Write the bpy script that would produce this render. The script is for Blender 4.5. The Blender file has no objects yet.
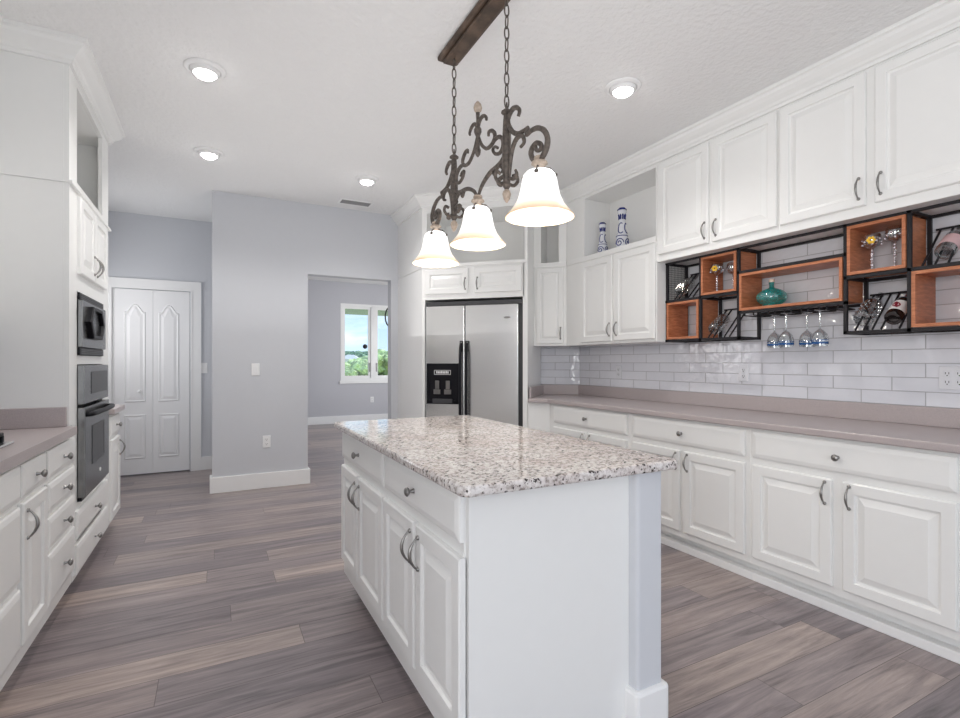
import bpy, bmesh, math, random
from mathutils import Vector, Matrix
random.seed(7)
PI = math.pi
S = bpy.context.scene
COL = S.collection
D = bpy.data

# ------------------------------------------------------------------ camera
FPX, CX, CY, CAMH = 507.0, 480.0, 362.0, 1.24
TH = math.atan(265 / 507.0)
cd = D.cameras.new('camera'); cam = D.objects.new('camera', cd); COL.objects.link(cam)
cam.location = (0, 0, CAMH); cam.rotation_euler = (PI / 2, 0, -TH)
cd.sensor_fit = 'HORIZONTAL'; cd.sensor_width = 36; cd.lens = 36 * FPX / 960
cd.shift_y = (CY - 359) / 960.0; cd.clip_start = 0.05; cd.clip_end = 3000
S.camera = cam

# ------------------------------------------------------------------ world, sun, daylight, exposure
W = D.worlds.new('sky'); S.world = W; W.use_nodes = True
nt = W.node_tree; N = nt.nodes; N.clear()
out = N.new('ShaderNodeOutputWorld'); bg = N.new('ShaderNodeBackground')
tc = N.new('ShaderNodeTexCoord'); sep = N.new('ShaderNodeSeparateXYZ')
rmp = N.new('ShaderNodeValToRGB'); nz = N.new('ShaderNodeTexNoise'); cr = N.new('ShaderNodeValToRGB'); mx = N.new('ShaderNodeMixRGB')
mp = N.new('ShaderNodeMapping'); mp.inputs['Scale'].default_value = (5, 5, 16)
rmp.color_ramp.elements[0].position = 0.0; rmp.color_ramp.elements[0].color = (.66, .82, .95, 1)
rmp.color_ramp.elements[1].position = 0.5; rmp.color_ramp.elements[1].color = (.20, .42, .80, 1)
e = rmp.color_ramp.elements.new(.14); e.color = (.40, .64, .93, 1)
cr.color_ramp.elements[0].position = .48; cr.color_ramp.elements[1].position = .72
nz.inputs['Scale'].default_value = 1.6; nz.inputs['Detail'].default_value = 6
mx.inputs[2].default_value = (.95, .97, 1, 1)
L = nt.links.new
L(tc.outputs['Generated'], sep.inputs[0]); L(sep.outputs['Z'], rmp.inputs[0])
L(tc.outputs['Generated'], mp.inputs[0]); L(mp.outputs[0], nz.inputs['Vector']); L(nz.outputs['Fac'], cr.inputs[0])
L(cr.outputs[0], mx.inputs[0]); L(rmp.outputs[0], mx.inputs[1]); L(mx.outputs[0], bg.inputs[0]); L(bg.outputs[0], out.inputs[0])
bg.inputs[1].default_value = 1.35

def area(name, loc, rot, sx, sy, power, color=(1, 1, 1)):
    l = D.lights.new(name, 'AREA'); l.shape = 'RECTANGLE'; l.size = sx; l.size_y = sy; l.energy = power; l.color = color
    o = D.objects.new(name, l); COL.objects.link(o); o.location = loc; o.rotation_euler = rot
    return o
sun = D.lights.new('sun', 'SUN'); sun.energy = 5.0; sun.angle = .02
so = D.objects.new('sun', sun); COL.objects.link(so); so.rotation_euler = (math.radians(-30), math.radians(28), 0)
# daylight entering through the wide glazed opening of the living area behind the camera
area('living_window_daylight', (1.0, -3.3, 1.35), (PI / 2, 0, 0), 4.4, 2.4, 30, (1.0, .94, .86))
# added upward fill lamp over the kitchen, brightens the ceiling
area('ceiling_fill', (.85, 2.3, 1.5), (PI, 0, 0), 2.4, 5.4, 25, (1, .99, .98))
# added fill lamp from the left, lifts the island's door side
area('side_fill', (-2.9, -1.6, 1.5), (0, -PI / 2, 0), 1.9, 2.2, 115, (1, .985, .965))
# added lamp brightening the dining room from its unseen right side
area('dining_fill', (4.4, 8.0, 1.6), (0, PI / 2, 0), 1.6, 2.2, 75, (1, .985, .955))
area('hall_fill', (-1.22, 5.9, 1.7), (0, -PI / 2, 0), .9, .8, 10, (1, 1, 1))  # added lamp that brightens the hall and pantry door
vs = S.view_settings
S.display_settings.display_device = 'sRGB'
vs.view_transform = 'Standard'; vs.look = 'None'; vs.gamma = 1; vs.use_curve_mapping = False
vs.exposure = 0.0
try:
    S.cycles.use_denoising = True; S.cycles.max_bounces = 10; S.cycles.diffuse_bounces = 6
    S.cycles.transparent_max_bounces = 16; S.cycles.sample_clamp_indirect = 6; S.cycles.caustics_reflective = False; S.cycles.caustics_refractive = False
except Exception: pass

# ------------------------------------------------------------------ image-to-plane helpers (tracing shapes onto their real planes)
c_, s_ = math.cos(TH), math.sin(TH)
def onX(x, y, X):
    u = (x - CX) / FPX; Y = X * (c_ - u * s_) / (s_ + u * c_); d = c_ * Y + s_ * X
    return Y, CAMH + (CY - y) * d / FPX
def onY(x, y, Y):
    u = (x - CX) / FPX; X = Y * (s_ + u * c_) / (c_ - u * s_); d = c_ * Y + s_ * X
    return X, CAMH + (CY - y) * d / FPX
def onZ(x, y, Z):
    d = FPX * (Z - CAMH) / (CY - y); uc = (x - CX) / FPX * d
    return c_ * uc + s_ * d, c_ * d - s_ * uc

# ------------------------------------------------------------------ materials
def lin(r, g, b):
    f = lambda v: (v / 255 / 12.92) if v / 255 <= .04045 else ((v / 255 + .055) / 1.055) ** 2.4
    return (f(r), f(g), f(b), 1)
def mat(name, col, rough=.5, metal=0, noise=0, nscale=20, bump=0, bscale=80, coat=0, spec=None):
    m = D.materials.new(name); m.use_nodes = True; t = m.node_tree; b = t.nodes['Principled BSDF']
    b.inputs['Base Color'].default_value = col; b.inputs['Roughness'].default_value = rough; b.inputs['Metallic'].default_value = metal
    if coat: b.inputs['Coat Weight'].default_value = coat; b.inputs['Coat Roughness'].default_value = .1
    if spec is not None: b.inputs['Specular IOR Level'].default_value = spec
    tcn = t.nodes.new('ShaderNodeTexCoord')
    n = t.nodes.new('ShaderNodeTexNoise'); n.inputs['Scale'].default_value = nscale; n.inputs['Detail'].default_value = 5
    t.links.new(tcn.outputs['Object'], n.inputs['Vector'])
    r = t.nodes.new('ShaderNodeValToRGB'); k = noise if noise else .004
    r.color_ramp.elements[0].color = tuple(max(0, v * (1 - k)) for v in col[:3]) + (1,)
    r.color_ramp.elements[1].color = tuple(min(1, v * (1 + k)) for v in col[:3]) + (1,)
    r.color_ramp.elements[0].position = .35; r.color_ramp.elements[1].position = .65
    t.links.new(n.outputs['Fac'], r.inputs[0]); t.links.new(r.outputs[0], b.inputs['Base Color'])
    if bump:
        n2 = t.nodes.new('ShaderNodeTexNoise'); n2.inputs['Scale'].default_value = bscale; n2.inputs['Detail'].default_value = 3
        t.links.new(tcn.outputs['Object'], n2.inputs['Vector'])
        bp = t.nodes.new('ShaderNodeBump'); bp.inputs['Strength'].default_value = bump; bp.inputs['Distance'].default_value = .004 if bscale > 40 else .014
        t.links.new(n2.outputs['Fac'], bp.inputs['Height']); t.links.new(bp.outputs[0], b.inputs['Normal'])
    return m
def emit(name, col, st):
    m = D.materials.new(name); m.use_nodes = True; t = m.node_tree; b = t.nodes['Principled BSDF']
    b.inputs['Base Color'].default_value = col; b.inputs['Emission Color'].default_value = col; b.inputs['Emission Strength'].default_value = st
    return m
def glass(name, tint=(1, 1, 1, 1), gloss=.12, rough=.02):
    m = D.materials.new(name); m.use_nodes = True; t = m.node_tree; t.nodes.clear()
    o = t.nodes.new('ShaderNodeOutputMaterial'); a = t.nodes.new('ShaderNodeBsdfTransparent'); g = t.nodes.new('ShaderNodeBsdfGlossy')
    x = t.nodes.new('ShaderNodeMixShader'); lw = t.nodes.new('ShaderNodeLayerWeight'); lw.inputs[0].default_value = .25
    ml = t.nodes.new('ShaderNodeMath'); ml.operation = 'MULTIPLY_ADD'; ml.inputs[1].default_value = .75; ml.inputs[2].default_value = gloss
    a.inputs[0].default_value = tint; g.inputs['Roughness'].default_value = rough; g.inputs['Color'].default_value = (.9, .9, .9, 1)
    t.links.new(lw.outputs['Facing'], ml.inputs[0]); t.links.new(ml.outputs[0], x.inputs[0])
    t.links.new(a.outputs[0], x.inputs[1]); t.links.new(g.outputs[0], x.inputs[2]); t.links.new(x.outputs[0], o.inputs[0])
    return m
M = {}
M['cab'] = mat('cabinet_paint', (.80, .80, .79, 1), .3)
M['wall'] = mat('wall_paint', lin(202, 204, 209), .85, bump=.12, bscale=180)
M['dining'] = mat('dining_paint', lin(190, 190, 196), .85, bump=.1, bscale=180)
M['trim'] = mat('trim_paint', (.83, .83, .83, 1), .4)
M['door'] = mat('door_paint', (.82, .82, .83, 1), .42)
M['ceil'] = mat('ceiling_texture', (.80, .80, .80, 1), .9, bump=.5, bscale=38)
M['nickel'] = mat('pewter', (.30, .29, .28, 1), .28, 1)
M['iron'] = mat('bronze_iron', lin(92, 84, 78), .55, .35, noise=.35, nscale=60, bump=.3, bscale=120)
M['beige'] = mat('antique_beige', lin(176, 160, 145), .5, .1, noise=.2, nscale=70)
M['barwood'] = mat('dark_stained_wood', lin(84, 68, 56), .5, .2, noise=.4, nscale=14)
M['black'] = mat('black_plastic', (.006, .006, .009, 1), .42, spec=.22)
M['tileplate'] = mat('glossy_white_plate', lin(214, 215, 220), .25)
M['dark'] = mat('charcoal_metal', (.016, .015, .018, 1), .5, 0, spec=.3)
M['darkgrey'] = mat('dark_grey_shell', (.05, .05, .055, 1), .4)
M['plate'] = mat('white_plastic', (.82, .82, .82, 1), .35)
M['slot'] = mat('slot_dark', (.03, .03, .03, 1), .6)
M['cork'] = mat('pale_cork', lin(225, 205, 190), .7, noise=.1)
M['teal'] = glass('teal_glass', (.10, .58, .55, 1), .2, .03)
_t = M['teal'].node_tree; _d = _t.nodes.new('ShaderNodeBsdfTranslucent'); _d.inputs[0].default_value = (.03, .42, .40, 1); _f = _t.nodes.new('ShaderNodeBsdfDiffuse'); _f.inputs[0].default_value = (.015, .26, .26, 1)
_a = _t.nodes.new('ShaderNodeAddShader'); _m = _t.nodes.new('ShaderNodeMixShader'); _n = _t.nodes.new('ShaderNodeTexNoise'); _n.inputs['Scale'].default_value = 45; _o = [q for q in _t.nodes if q.type == 'OUTPUT_MATERIAL'][0]
_src = _o.inputs[0].links[0].from_socket; _r = _t.nodes.new('ShaderNodeValToRGB'); _r.color_ramp.elements[0].position = .42; _r.color_ramp.elements[0].color = (.12, .12, .12, 1); _r.color_ramp.elements[1].position = .62; _r.color_ramp.elements[1].color = (.8, .8, .8, 1); _t.links.new(_n.outputs['Fac'], _r.inputs[0]); _t.links.new(_r.outputs[0], _m.inputs[0]); _t.links.new(_d.outputs[0], _a.inputs[0]); _t.links.new(_f.outputs[0], _a.inputs[1]); _t.links.new(_src, _m.inputs[1]); _t.links.new(_a.outputs[0], _m.inputs[2]); _t.links.new(_m.outputs[0], _o.inputs[0])
M['clear'] = glass('clear_glass', (.88, .91, .92, 1), .22)
M['pane'] = glass('window_glass', (.97, .99, .99, 1), .03, .0)
M['winedark'] = mat('dark_wine_glass', (.012, .008, .008, 1), .08, coat=1)
M['blueband'] = mat('cobalt_band', lin(40, 84, 140), .25)
M['paper'] = mat('label_paper', lin(228, 225, 225), .6)
M['pink'] = mat('pink_label', lin(214, 178, 180), .6)
M['crimson'] = mat('crimson_print', lin(130, 20, 45), .5)
M['gold'] = mat('yellow_flower', lin(240, 195, 60), .4)
M['jewel'] = mat('pearl_beads', (.75, .72, .78, 1), .12, .6)
M['ceramic'] = mat('glazed_white_ceramic', lin(222, 224, 230), .18, coat=.6)
M['cobalt'] = mat('cobalt_glaze', lin(38, 48, 120), .2, coat=.6)
M['foil'] = mat('bottle_foil', lin(150, 70, 75), .35, .6)
M['foliage'] = mat('foliage_green', lin(196, 208, 150), .9, noise=.5, nscale=.35)
M['foliage_far'] = mat('foliage_dark', lin(120, 148, 112), .9, noise=.5, nscale=.3)
M['bark'] = mat('bark_brown', lin(90, 75, 60), .9)
M['lawn'] = mat('lawn_green', lin(180, 190, 130), .95, noise=.3, nscale=.1)
M['house'] = mat('white_stucco', lin(235, 233, 230), .8)
M['roof'] = mat('pale_roof', lin(205, 203, 200), .8)
M['soffit'] = mat('soffit_paint', lin(150, 158, 140), .8)
M['bulb'] = emit('lamp_bulb', (1, .98, .95, 1), 24)
M['pendantbulb'] = emit('pendant_bulb', (1, .93, .82, 1), 9)
M['ventslat'] = mat('vent_slat', lin(150, 150, 150), .5)

def stainless(name, base=.62, rough=.24, axis=2):
    m = D.materials.new(name); m.use_nodes = True; t = m.node_tree; b = t.nodes['Principled BSDF']
    b.inputs['Metallic'].default_value = 1; b.inputs['Roughness'].default_value = rough
    tcn = t.nodes.new('ShaderNodeTexCoord'); mpn = t.nodes.new('ShaderNodeMapping')
    sc = [1.2, 1.2, 1.2]; sc[axis] = 260; mpn.inputs['Scale'].default_value = sc
    n = t.nodes.new('ShaderNodeTexNoise'); n.inputs['Scale'].default_value = 2; n.inputs['Detail'].default_value = 3
    r = t.nodes.new('ShaderNodeValToRGB'); r.color_ramp.elements[0].color = (base * .92,) * 3 + (1,); r.color_ramp.elements[1].color = (base * 1.06,) * 3 + (1,)
    n2 = t.nodes.new('ShaderNodeTexNoise'); n2.inputs['Scale'].default_value = 2.2; n2.inputs['Detail'].default_value = 1
    mp2 = t.nodes.new('ShaderNodeMapping'); mp2.inputs['Scale'].default_value = (.5, .5, 3.5)
    bp = t.nodes.new('ShaderNodeBump'); bp.inputs['Strength'].default_value = .12; bp.inputs['Distance'].default_value = .02
    k = t.links.new
    k(tcn.outputs['Object'], mpn.inputs[0]); k(mpn.outputs[0], n.inputs['Vector']); k(n.outputs['Fac'], r.inputs[0]); k(r.outputs[0], b.inputs['Base Color'])
    k(tcn.outputs['Object'], mp2.inputs[0]); k(mp2.outputs[0], n2.inputs['Vector']); k(n2.outputs['Fac'], bp.inputs['Height']); k(bp.outputs[0], b.inputs['Normal'])
    return m
M['steel'] = stainless('brushed_stainless', .80, .27)
M['ovensteel'] = stainless('oven_stainless', .24, .25)

def nodes(name, rough):
    m = D.materials.new(name); m.use_nodes = True; t = m.node_tree; b = t.nodes['Principled BSDF']; b.inputs['Roughness'].default_value = rough
    return m, t, b, t.nodes.new('ShaderNodeTexCoord')
def ramp(t, stops):
    r = t.nodes.new('ShaderNodeValToRGB'); els = r.color_ramp.elements
    els[0].position, els[0].color = stops[0]; els[1].position, els[1].color = stops[-1]
    for p, c in stops[1:-1]:
        x = els.new(p); x.color = c
    return r
# floor planks run along X
m, t, b, tcn = nodes('vinyl_planks', .30); k = t.links.new
br = t.nodes.new('ShaderNodeTexBrick'); br.inputs['Color1'].default_value = (0, 0, 0, 1); br.inputs['Color2'].default_value = (1, 1, 1, 1); br.inputs['Mortar'].default_value = (.2, .2, .2, 1)
br.inputs['Scale'].default_value = 1; br.inputs['Brick Width'].default_value = 1.75; br.inputs['Row Height'].default_value = .18; br.inputs['Mortar Size'].default_value = .0012; br.offset = 0
sx0 = t.nodes.new('ShaderNodeSeparateXYZ'); k(tcn.outputs['Object'], sx0.inputs[0])
dv = t.nodes.new('ShaderNodeMath'); dv.operation = 'DIVIDE'; dv.inputs[1].default_value = .18; k(sx0.outputs[1], dv.inputs[0])
fl = t.nodes.new('ShaderNodeMath'); fl.operation = 'FLOOR'; k(dv.outputs[0], fl.inputs[0])
wn = t.nodes.new('ShaderNodeTexWhiteNoise'); wn.noise_dimensions = '1D'; k(fl.outputs[0], wn.inputs['W'])
ma = t.nodes.new('ShaderNodeMath'); ma.operation = 'MULTIPLY_ADD'; ma.inputs[1].default_value = 1.75; k(wn.outputs['Value'], ma.inputs[0]); k(sx0.outputs[0], ma.inputs[2])
cx0 = t.nodes.new('ShaderNodeCombineXYZ'); k(ma.outputs[0], cx0.inputs[0]); k(sx0.outputs[1], cx0.inputs[1]); k(cx0.outputs[0], br.inputs['Vector'])
rp = ramp(t, [(0, lin(124, 116, 119)), (.3, lin(136, 127, 129)), (.6, lin(145, 134, 133)), (.85, lin(155, 143, 139)), (1, lin(170, 156, 150))])
k(br.outputs['Color'], rp.inputs[0])
vm = t.nodes.new('ShaderNodeVectorMath'); vm.operation = 'MULTIPLY_ADD'; vm.inputs[1].default_value = (1.2, 17, 1)
cmb = t.nodes.new('ShaderNodeCombineXYZ'); mu = t.nodes.new('ShaderNodeMath'); mu.operation = 'MULTIPLY'; mu.inputs[1].default_value = 37
k(br.outputs['Color'], mu.inputs[0]); k(mu.outputs[0], cmb.inputs[0]); k(mu.outputs[0], cmb.inputs[2]); k(tcn.outputs['Object'], vm.inputs[0]); k(cmb.outputs[0], vm.inputs[2])
n = t.nodes.new('ShaderNodeTexNoise'); n.inputs['Scale'].default_value = 1.6; n.inputs['Detail'].default_value = 8; n.inputs['Roughness'].default_value = .68; n.inputs['Distortion'].default_value = .6
k(vm.outputs[0], n.inputs['Vector'])
g = ramp(t, [(.30, (.44, .43, .44, 1)), (.44, (.82, .81, .82, 1)), (.54, (1.05, 1.03, 1.02, 1)), (.70, (1.42, 1.39, 1.36, 1))]); k(n.outputs['Fac'], g.inputs[0])
mm = t.nodes.new('ShaderNodeMixRGB'); mm.blend_type = 'MULTIPLY'; mm.inputs[0].default_value = 1; k(rp.outputs[0], mm.inputs[1]); k(g.outputs[0], mm.inputs[2])
mt = t.nodes.new('ShaderNodeMixRGB'); mt.inputs[2].default_value = lin(84, 75, 74); k(br.outputs['Fac'], mt.inputs[0]); k(mm.outputs[0], mt.inputs[1]); k(mt.outputs[0], b.inputs['Base Color'])
bp = t.nodes.new('ShaderNodeBump'); bp.inputs['Strength'].default_value = .25; bp.inputs['Distance'].default_value = .003; k(n.outputs['Fac'], bp.inputs['Height']); k(bp.outputs[0], b.inputs['Normal'])
M['floor'] = m
# glazed wavy subway tile, local x along the wall, local z up
m, t, b, tcn = nodes('subway_tile', .07); k = t.links.new
sp = t.nodes.new('ShaderNodeSeparateXYZ'); cb = t.nodes.new('ShaderNodeCombineXYZ'); k(tcn.outputs['Object'], sp.inputs[0]); k(sp.outputs[0], cb.inputs[0]); k(sp.outputs[2], cb.inputs[1])
br = t.nodes.new('ShaderNodeTexBrick'); br.offset = .5; br.inputs['Scale'].default_value = 1; br.inputs['Brick Width'].default_value = .298; br.inputs['Row Height'].default_value = .075; br.inputs['Mortar Size'].default_value = .0022; br.inputs['Mortar Smooth'].default_value = .1
br.inputs['Color1'].default_value = lin(219, 220, 226); br.inputs['Color2'].default_value = lin(210, 211, 218); br.inputs['Mortar'].default_value = lin(168, 168, 172)
k(cb.outputs[0], br.inputs['Vector']); k(br.outputs['Color'], b.inputs['Base Color'])
mr = t.nodes.new('ShaderNodeMath'); mr.operation = 'MULTIPLY_ADD'; mr.inputs[1].default_value = .6; mr.inputs[2].default_value = .07; k(br.outputs['Fac'], mr.inputs[0]); k(mr.outputs[0], b.inputs['Roughness'])
n = t.nodes.new('ShaderNodeTexNoise'); n.inputs['Scale'].default_value = 11; n.inputs['Detail'].default_value = 2; k(tcn.outputs['Object'], n.inputs['Vector'])
sb = t.nodes.new('ShaderNodeMath'); sb.operation = 'MULTIPLY_ADD'; sb.inputs[1].default_value = -.5; k(br.outputs['Fac'], sb.inputs[0]); k(n.outputs['Fac'], sb.inputs[2])
bp = t.nodes.new('ShaderNodeBump'); bp.inputs['Strength'].default_value = .7; bp.inputs['Distance'].default_value = .009; k(sb.outputs[0], bp.inputs['Height']); k(bp.outputs[0], b.inputs['Normal'])
M['tile'] = m
# granite
m, t, b, tcn = nodes('speckled_granite', .09); k = t.links.new
v1 = t.nodes.new('ShaderNodeTexVoronoi'); v1.inputs['Scale'].default_value = 130; n1 = t.nodes.new('ShaderNodeTexNoise'); n1.inputs['Scale'].default_value = 75; n1.inputs['Detail'].default_value = 6; n1.inputs['Roughness'].default_value = .7
n2 = t.nodes.new('ShaderNodeTexNoise'); n2.inputs['Scale'].default_value = 60; n2.inputs['Detail'].default_value = 4
n3 = t.nodes.new('ShaderNodeTexNoise'); n3.inputs['Scale'].default_value = 7; n3.inputs['Detail'].default_value = 3
for q in (v1, n1, n2, n3): k(tcn.outputs['Object'], q.inputs['Vector'])
a1 = ramp(t, [(.33, lin(112, 104, 100)), (.43, lin(180, 172, 168)), (.52, lin(214, 209, 207)), (.7, lin(230, 227, 225))]); k(n1.outputs['Fac'], a1.inputs[0])
sepc = t.nodes.new('ShaderNodeSeparateColor'); k(v1.outputs['Color'], sepc.inputs[0])
a2 = ramp(t, [(.0, (1, 1, 1, 1)), (.24, (1, 1, 1, 1)), (.26, (0, 0, 0, 1)), (1, (0, 0, 0, 1))]); k(sepc.outputs[0], a2.inputs[0])
a3 = ramp(t, [(.50, (0, 0, 0, 1)), (.56, (1, 1, 1, 1))]); k(n2.outputs['Fac'], a3.inputs[0])
mlt = t.nodes.new('ShaderNodeMath'); mlt.operation = 'MULTIPLY'; k(a2.outputs[0], mlt.inputs[0]); k(a3.outputs[0], mlt.inputs[1])
m1 = t.nodes.new('ShaderNodeMixRGB'); m1.inputs[2].default_value = lin(58, 50, 48); k(mlt.outputs[0], m1.inputs[0]); k(a1.outputs[0], m1.inputs[1])
a4 = ramp(t, [(.45, (0, 0, 0, 1)), (.75, (.55, .55, .55, 1))]); k(n3.outputs['Fac'], a4.inputs[0])
m2 = t.nodes.new('ShaderNodeMixRGB'); m2.blend_type = 'MULTIPLY'; m2.inputs[2].default_value = lin(214, 196, 190); k(a4.outputs[0], m2.inputs[0]); k(m1.outputs[0], m2.inputs[1]); k(m2.outputs[0], b.inputs['Base Color'])
M['granite'] = m
M['laminate'] = mat('mauve_laminate', lin(174, 164, 164), .32, noise=.09, nscale=350)
# orange oak cubby wood, grain along local y/x
m, t, b, tcn = nodes('orange_wood', .42); k = t.links.new
mpn = t.nodes.new('ShaderNodeMapping'); mpn.inputs['Scale'].default_value = (14, 14, 90); n = t.nodes.new('ShaderNodeTexNoise'); n.inputs['Scale'].default_value = 1; n.inputs['Detail'].default_value = 5; n.inputs['Distortion'].default_value = .5
k(tcn.outputs['Object'], mpn.inputs[0]); k(mpn.outputs[0], n.inputs['Vector'])
r = ramp(t, [(.3, lin(160, 97, 64)), (.55, lin(184, 115, 79)), (.75, lin(200, 133, 95))]); k(n.outputs['Fac'], r.inputs[0]); k(r.outputs[0], b.inputs['Base Color'])
M['wood'] = m
# frosted bell glass, cream at the lip
m, t, b, tcn = nodes('frosted_bell_glass', .35); k = t.links.new
sp = t.nodes.new('ShaderNodeSeparateXYZ'); k(tcn.outputs['Object'], sp.inputs[0])
mr = t.nodes.new('ShaderNodeMapRange'); mr.inputs[1].default_value = 0; mr.inputs[2].default_value = .16; k(sp.outputs[2], mr.inputs[0])
r = ramp(t, [(0, (1, .76, .50, 1)), (.14, (1, .84, .64, 1)), (.40, (1, .95, .90, 1)), (1, (1, 1, 1, 1))]); k(mr.outputs[0], r.inputs[0]); k(r.outputs[0], b.inputs['Emission Color']); sc_ = t.nodes.new('ShaderNodeMixRGB'); sc_.blend_type = 'MULTIPLY'; sc_.inputs[0].default_value = 1; sc_.inputs[2].default_value = (.78, .78, .78, 1); k(r.outputs[0], sc_.inputs[1]); k(sc_.outputs[0], b.inputs['Base Color'])
mr2 = t.nodes.new('ShaderNodeMapRange'); mr2.inputs[1].default_value = 0; mr2.inputs[2].default_value = .07; mr2.inputs[3].default_value = .12; mr2.inputs[4].default_value = 1.0; k(sp.outputs[2], mr2.inputs[0]); k(mr2.outputs[0], b.inputs['Emission Strength'])
M['shade'] = m
# wire mesh
m, t, b, tcn = nodes('perforated_mesh', .5); k = t.links.new
b.inputs['Base Color'].default_value = (.05, .05, .055, 1)
M['wire'] = m

# ------------------------------------------------------------------ mesh helpers
def box(bm, x0, x1, y0, y1, z0, z1):
    v = [bm.verts.new(p) for p in ((x0, y0, z0), (x1, y0, z0), (x1, y1, z0), (x0, y1, z0), (x0, y0, z1), (x1, y0, z1), (x1, y1, z1), (x0, y1, z1))]
    for f in ((0, 3, 2, 1), (4, 5, 6, 7), (0, 1, 5, 4), (1, 2, 6, 5), (2, 3, 7, 6), (3, 0, 4, 7)): bm.faces.new([v[i] for i in f])
def prism(bm, poly, z0, z1):
    a = [bm.verts.new((x, y, z0)) for x, y in poly]; b = [bm.verts.new((x, y, z1)) for x, y in poly]; n = len(poly)
    bm.faces.new(a[::-1]); bm.faces.new(b)
    for i in range(n): bm.faces.new((a[i], a[(i + 1) % n], b[(i + 1) % n], b[i]))
def lathe(bm, prof, seg=24, c=(0, 0, 0), axis='z', cap=True):
    rings = []
    for r, z in prof:
        ring = []
        for i in range(seg):
            a = 2 * PI * i / seg; x, y = r * math.cos(a), r * math.sin(a)
            p = (x, y, z) if axis == 'z' else ((x, -z, y) if axis == '-y' else (z, x, y))
            ring.append(bm.verts.new((p[0] + c[0], p[1] + c[1], p[2] + c[2])))
        rings.append(ring)
    for a, b in zip(rings, rings[1:]):
        for i in range(seg): bm.faces.new((a[i], a[(i + 1) % seg], b[(i + 1) % seg], b[i]))
    if cap:
        bm.faces.new(rings[0][::-1]); bm.faces.new(rings[-1])
def smooth_path(pts, n=6):
    P = [Vector(p) for p in pts]
    if len(P) < 3: return P
    o = []
    for i in range(len(P) - 1):
        p0, p1, p2, p3 = P[max(i - 1, 0)], P[i], P[i + 1], P[min(i + 2, len(P) - 1)]
        for j in range(n):
            t = j / n
            o.append(.5 * ((2 * p1) + (p2 - p0) * t + (2 * p0 - 5 * p1 + 4 * p2 - p3) * t * t + (3 * p1 - p0 - 3 * p2 + p3) * t ** 3))
    return o + [P[-1]]
def tube(bm, pts, r, seg=8, closed=False):
    P = [Vector(p) for p in pts]; n = len(P); up = None; rings = []
    for i in range(n):
        if closed: d = P[(i + 1) % n] - P[i - 1]
        else: d = P[min(i + 1, n - 1)] - P[max(i - 1, 0)]
        d.normalize()
        if up is None: up = d.orthogonal().normalized()
        up = (up - d * up.dot(d)).normalized(); w = d.cross(up)
        rr = r[i] if isinstance(r, (list, tuple)) else r
        rings.append([bm.verts.new(P[i] + (up * math.cos(2 * PI * k / seg) + w * math.sin(2 * PI * k / seg)) * rr) for k in range(seg)])
    m_ = n if closed else n - 1
    for i in range(m_):
        a, b = rings[i], rings[(i + 1) % n]
        for k in range(seg): bm.faces.new((a[k], a[(k + 1) % seg], b[(k + 1) % seg], b[k]))
    if not closed: bm.faces.new(rings[0][::-1]); bm.faces.new(rings[-1])
def panel(bm, x0, x1, z0, z1, rings, arch=0, na=1):
    """front relief facing -y: nested outlines (inset, y) from outside in, centre filled; arch lifts the top in a curve"""
    prev = None
    for ins, y in rings:
        pts = [(x0 + ins, z0 + ins), (x1 - ins, z0 + ins)]
        for i in range(na + 1):
            tt = i / na; x = x1 - ins + (x0 - x1 + 2 * ins) * tt
            u = abs(2 * tt - 1); z = z1 - ins + (arch * (.5 + .5 * math.cos(PI * min(1, u / .9) ** 1.25)) if arch else 0)
            pts.append((x, z))
        ring = [bm.verts.new((x, y, z)) for x, z in pts]
        if prev:
            for i in range(len(ring)): j = (i + 1) % len(ring); bm.faces.new((prev[i], prev[j], ring[j], ring[i]))
        prev = ring
    bm.faces.new(prev)
def obj(name, bm, m, parent=None, smooth=False, bevel=0, seg=2, **props):
    bmesh.ops.recalc_face_normals(bm, faces=bm.faces[:])
    me = D.meshes.new(name); bm.to_mesh(me); bm.free(); me.materials.append(m)
    o = D.objects.new(name, me); COL.objects.link(o)
    if smooth:
        for p in me.polygons: p.use_smooth = True
        try: me.set_sharp_from_angle(angle=math.radians(50))
        except Exception: pass
    if bevel:
        b = o.modifiers.new('bevel', 'BEVEL'); b.width = bevel; b.segments = seg; b.limit_method = 'ANGLE'; b.angle_limit = math.radians(40)
    if parent: o.parent = parent
    for k_, v_ in props.items(): o[k_] = v_
    return o
def BM(): return bmesh.new()
def thing(name, label, cat, loc=(0, 0, 0), rot=0, group=None):
    o = D.objects.new(name, None); COL.objects.link(o); o.location = loc; o.empty_display_size = .1
    o.rotation_euler = rot if isinstance(rot, tuple) else (0, 0, rot)
    o['label'] = label; o['category'] = cat
    if group: o['group'] = group
    return o
def struct(name, bm, m, parent=None, **kw):
    o = obj(name, bm, m, parent, **kw)
    if not parent: o['kind'] = 'structure'
    return o
def b1(*a):
    bm = BM(); box(bm, *a); return bm

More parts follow.
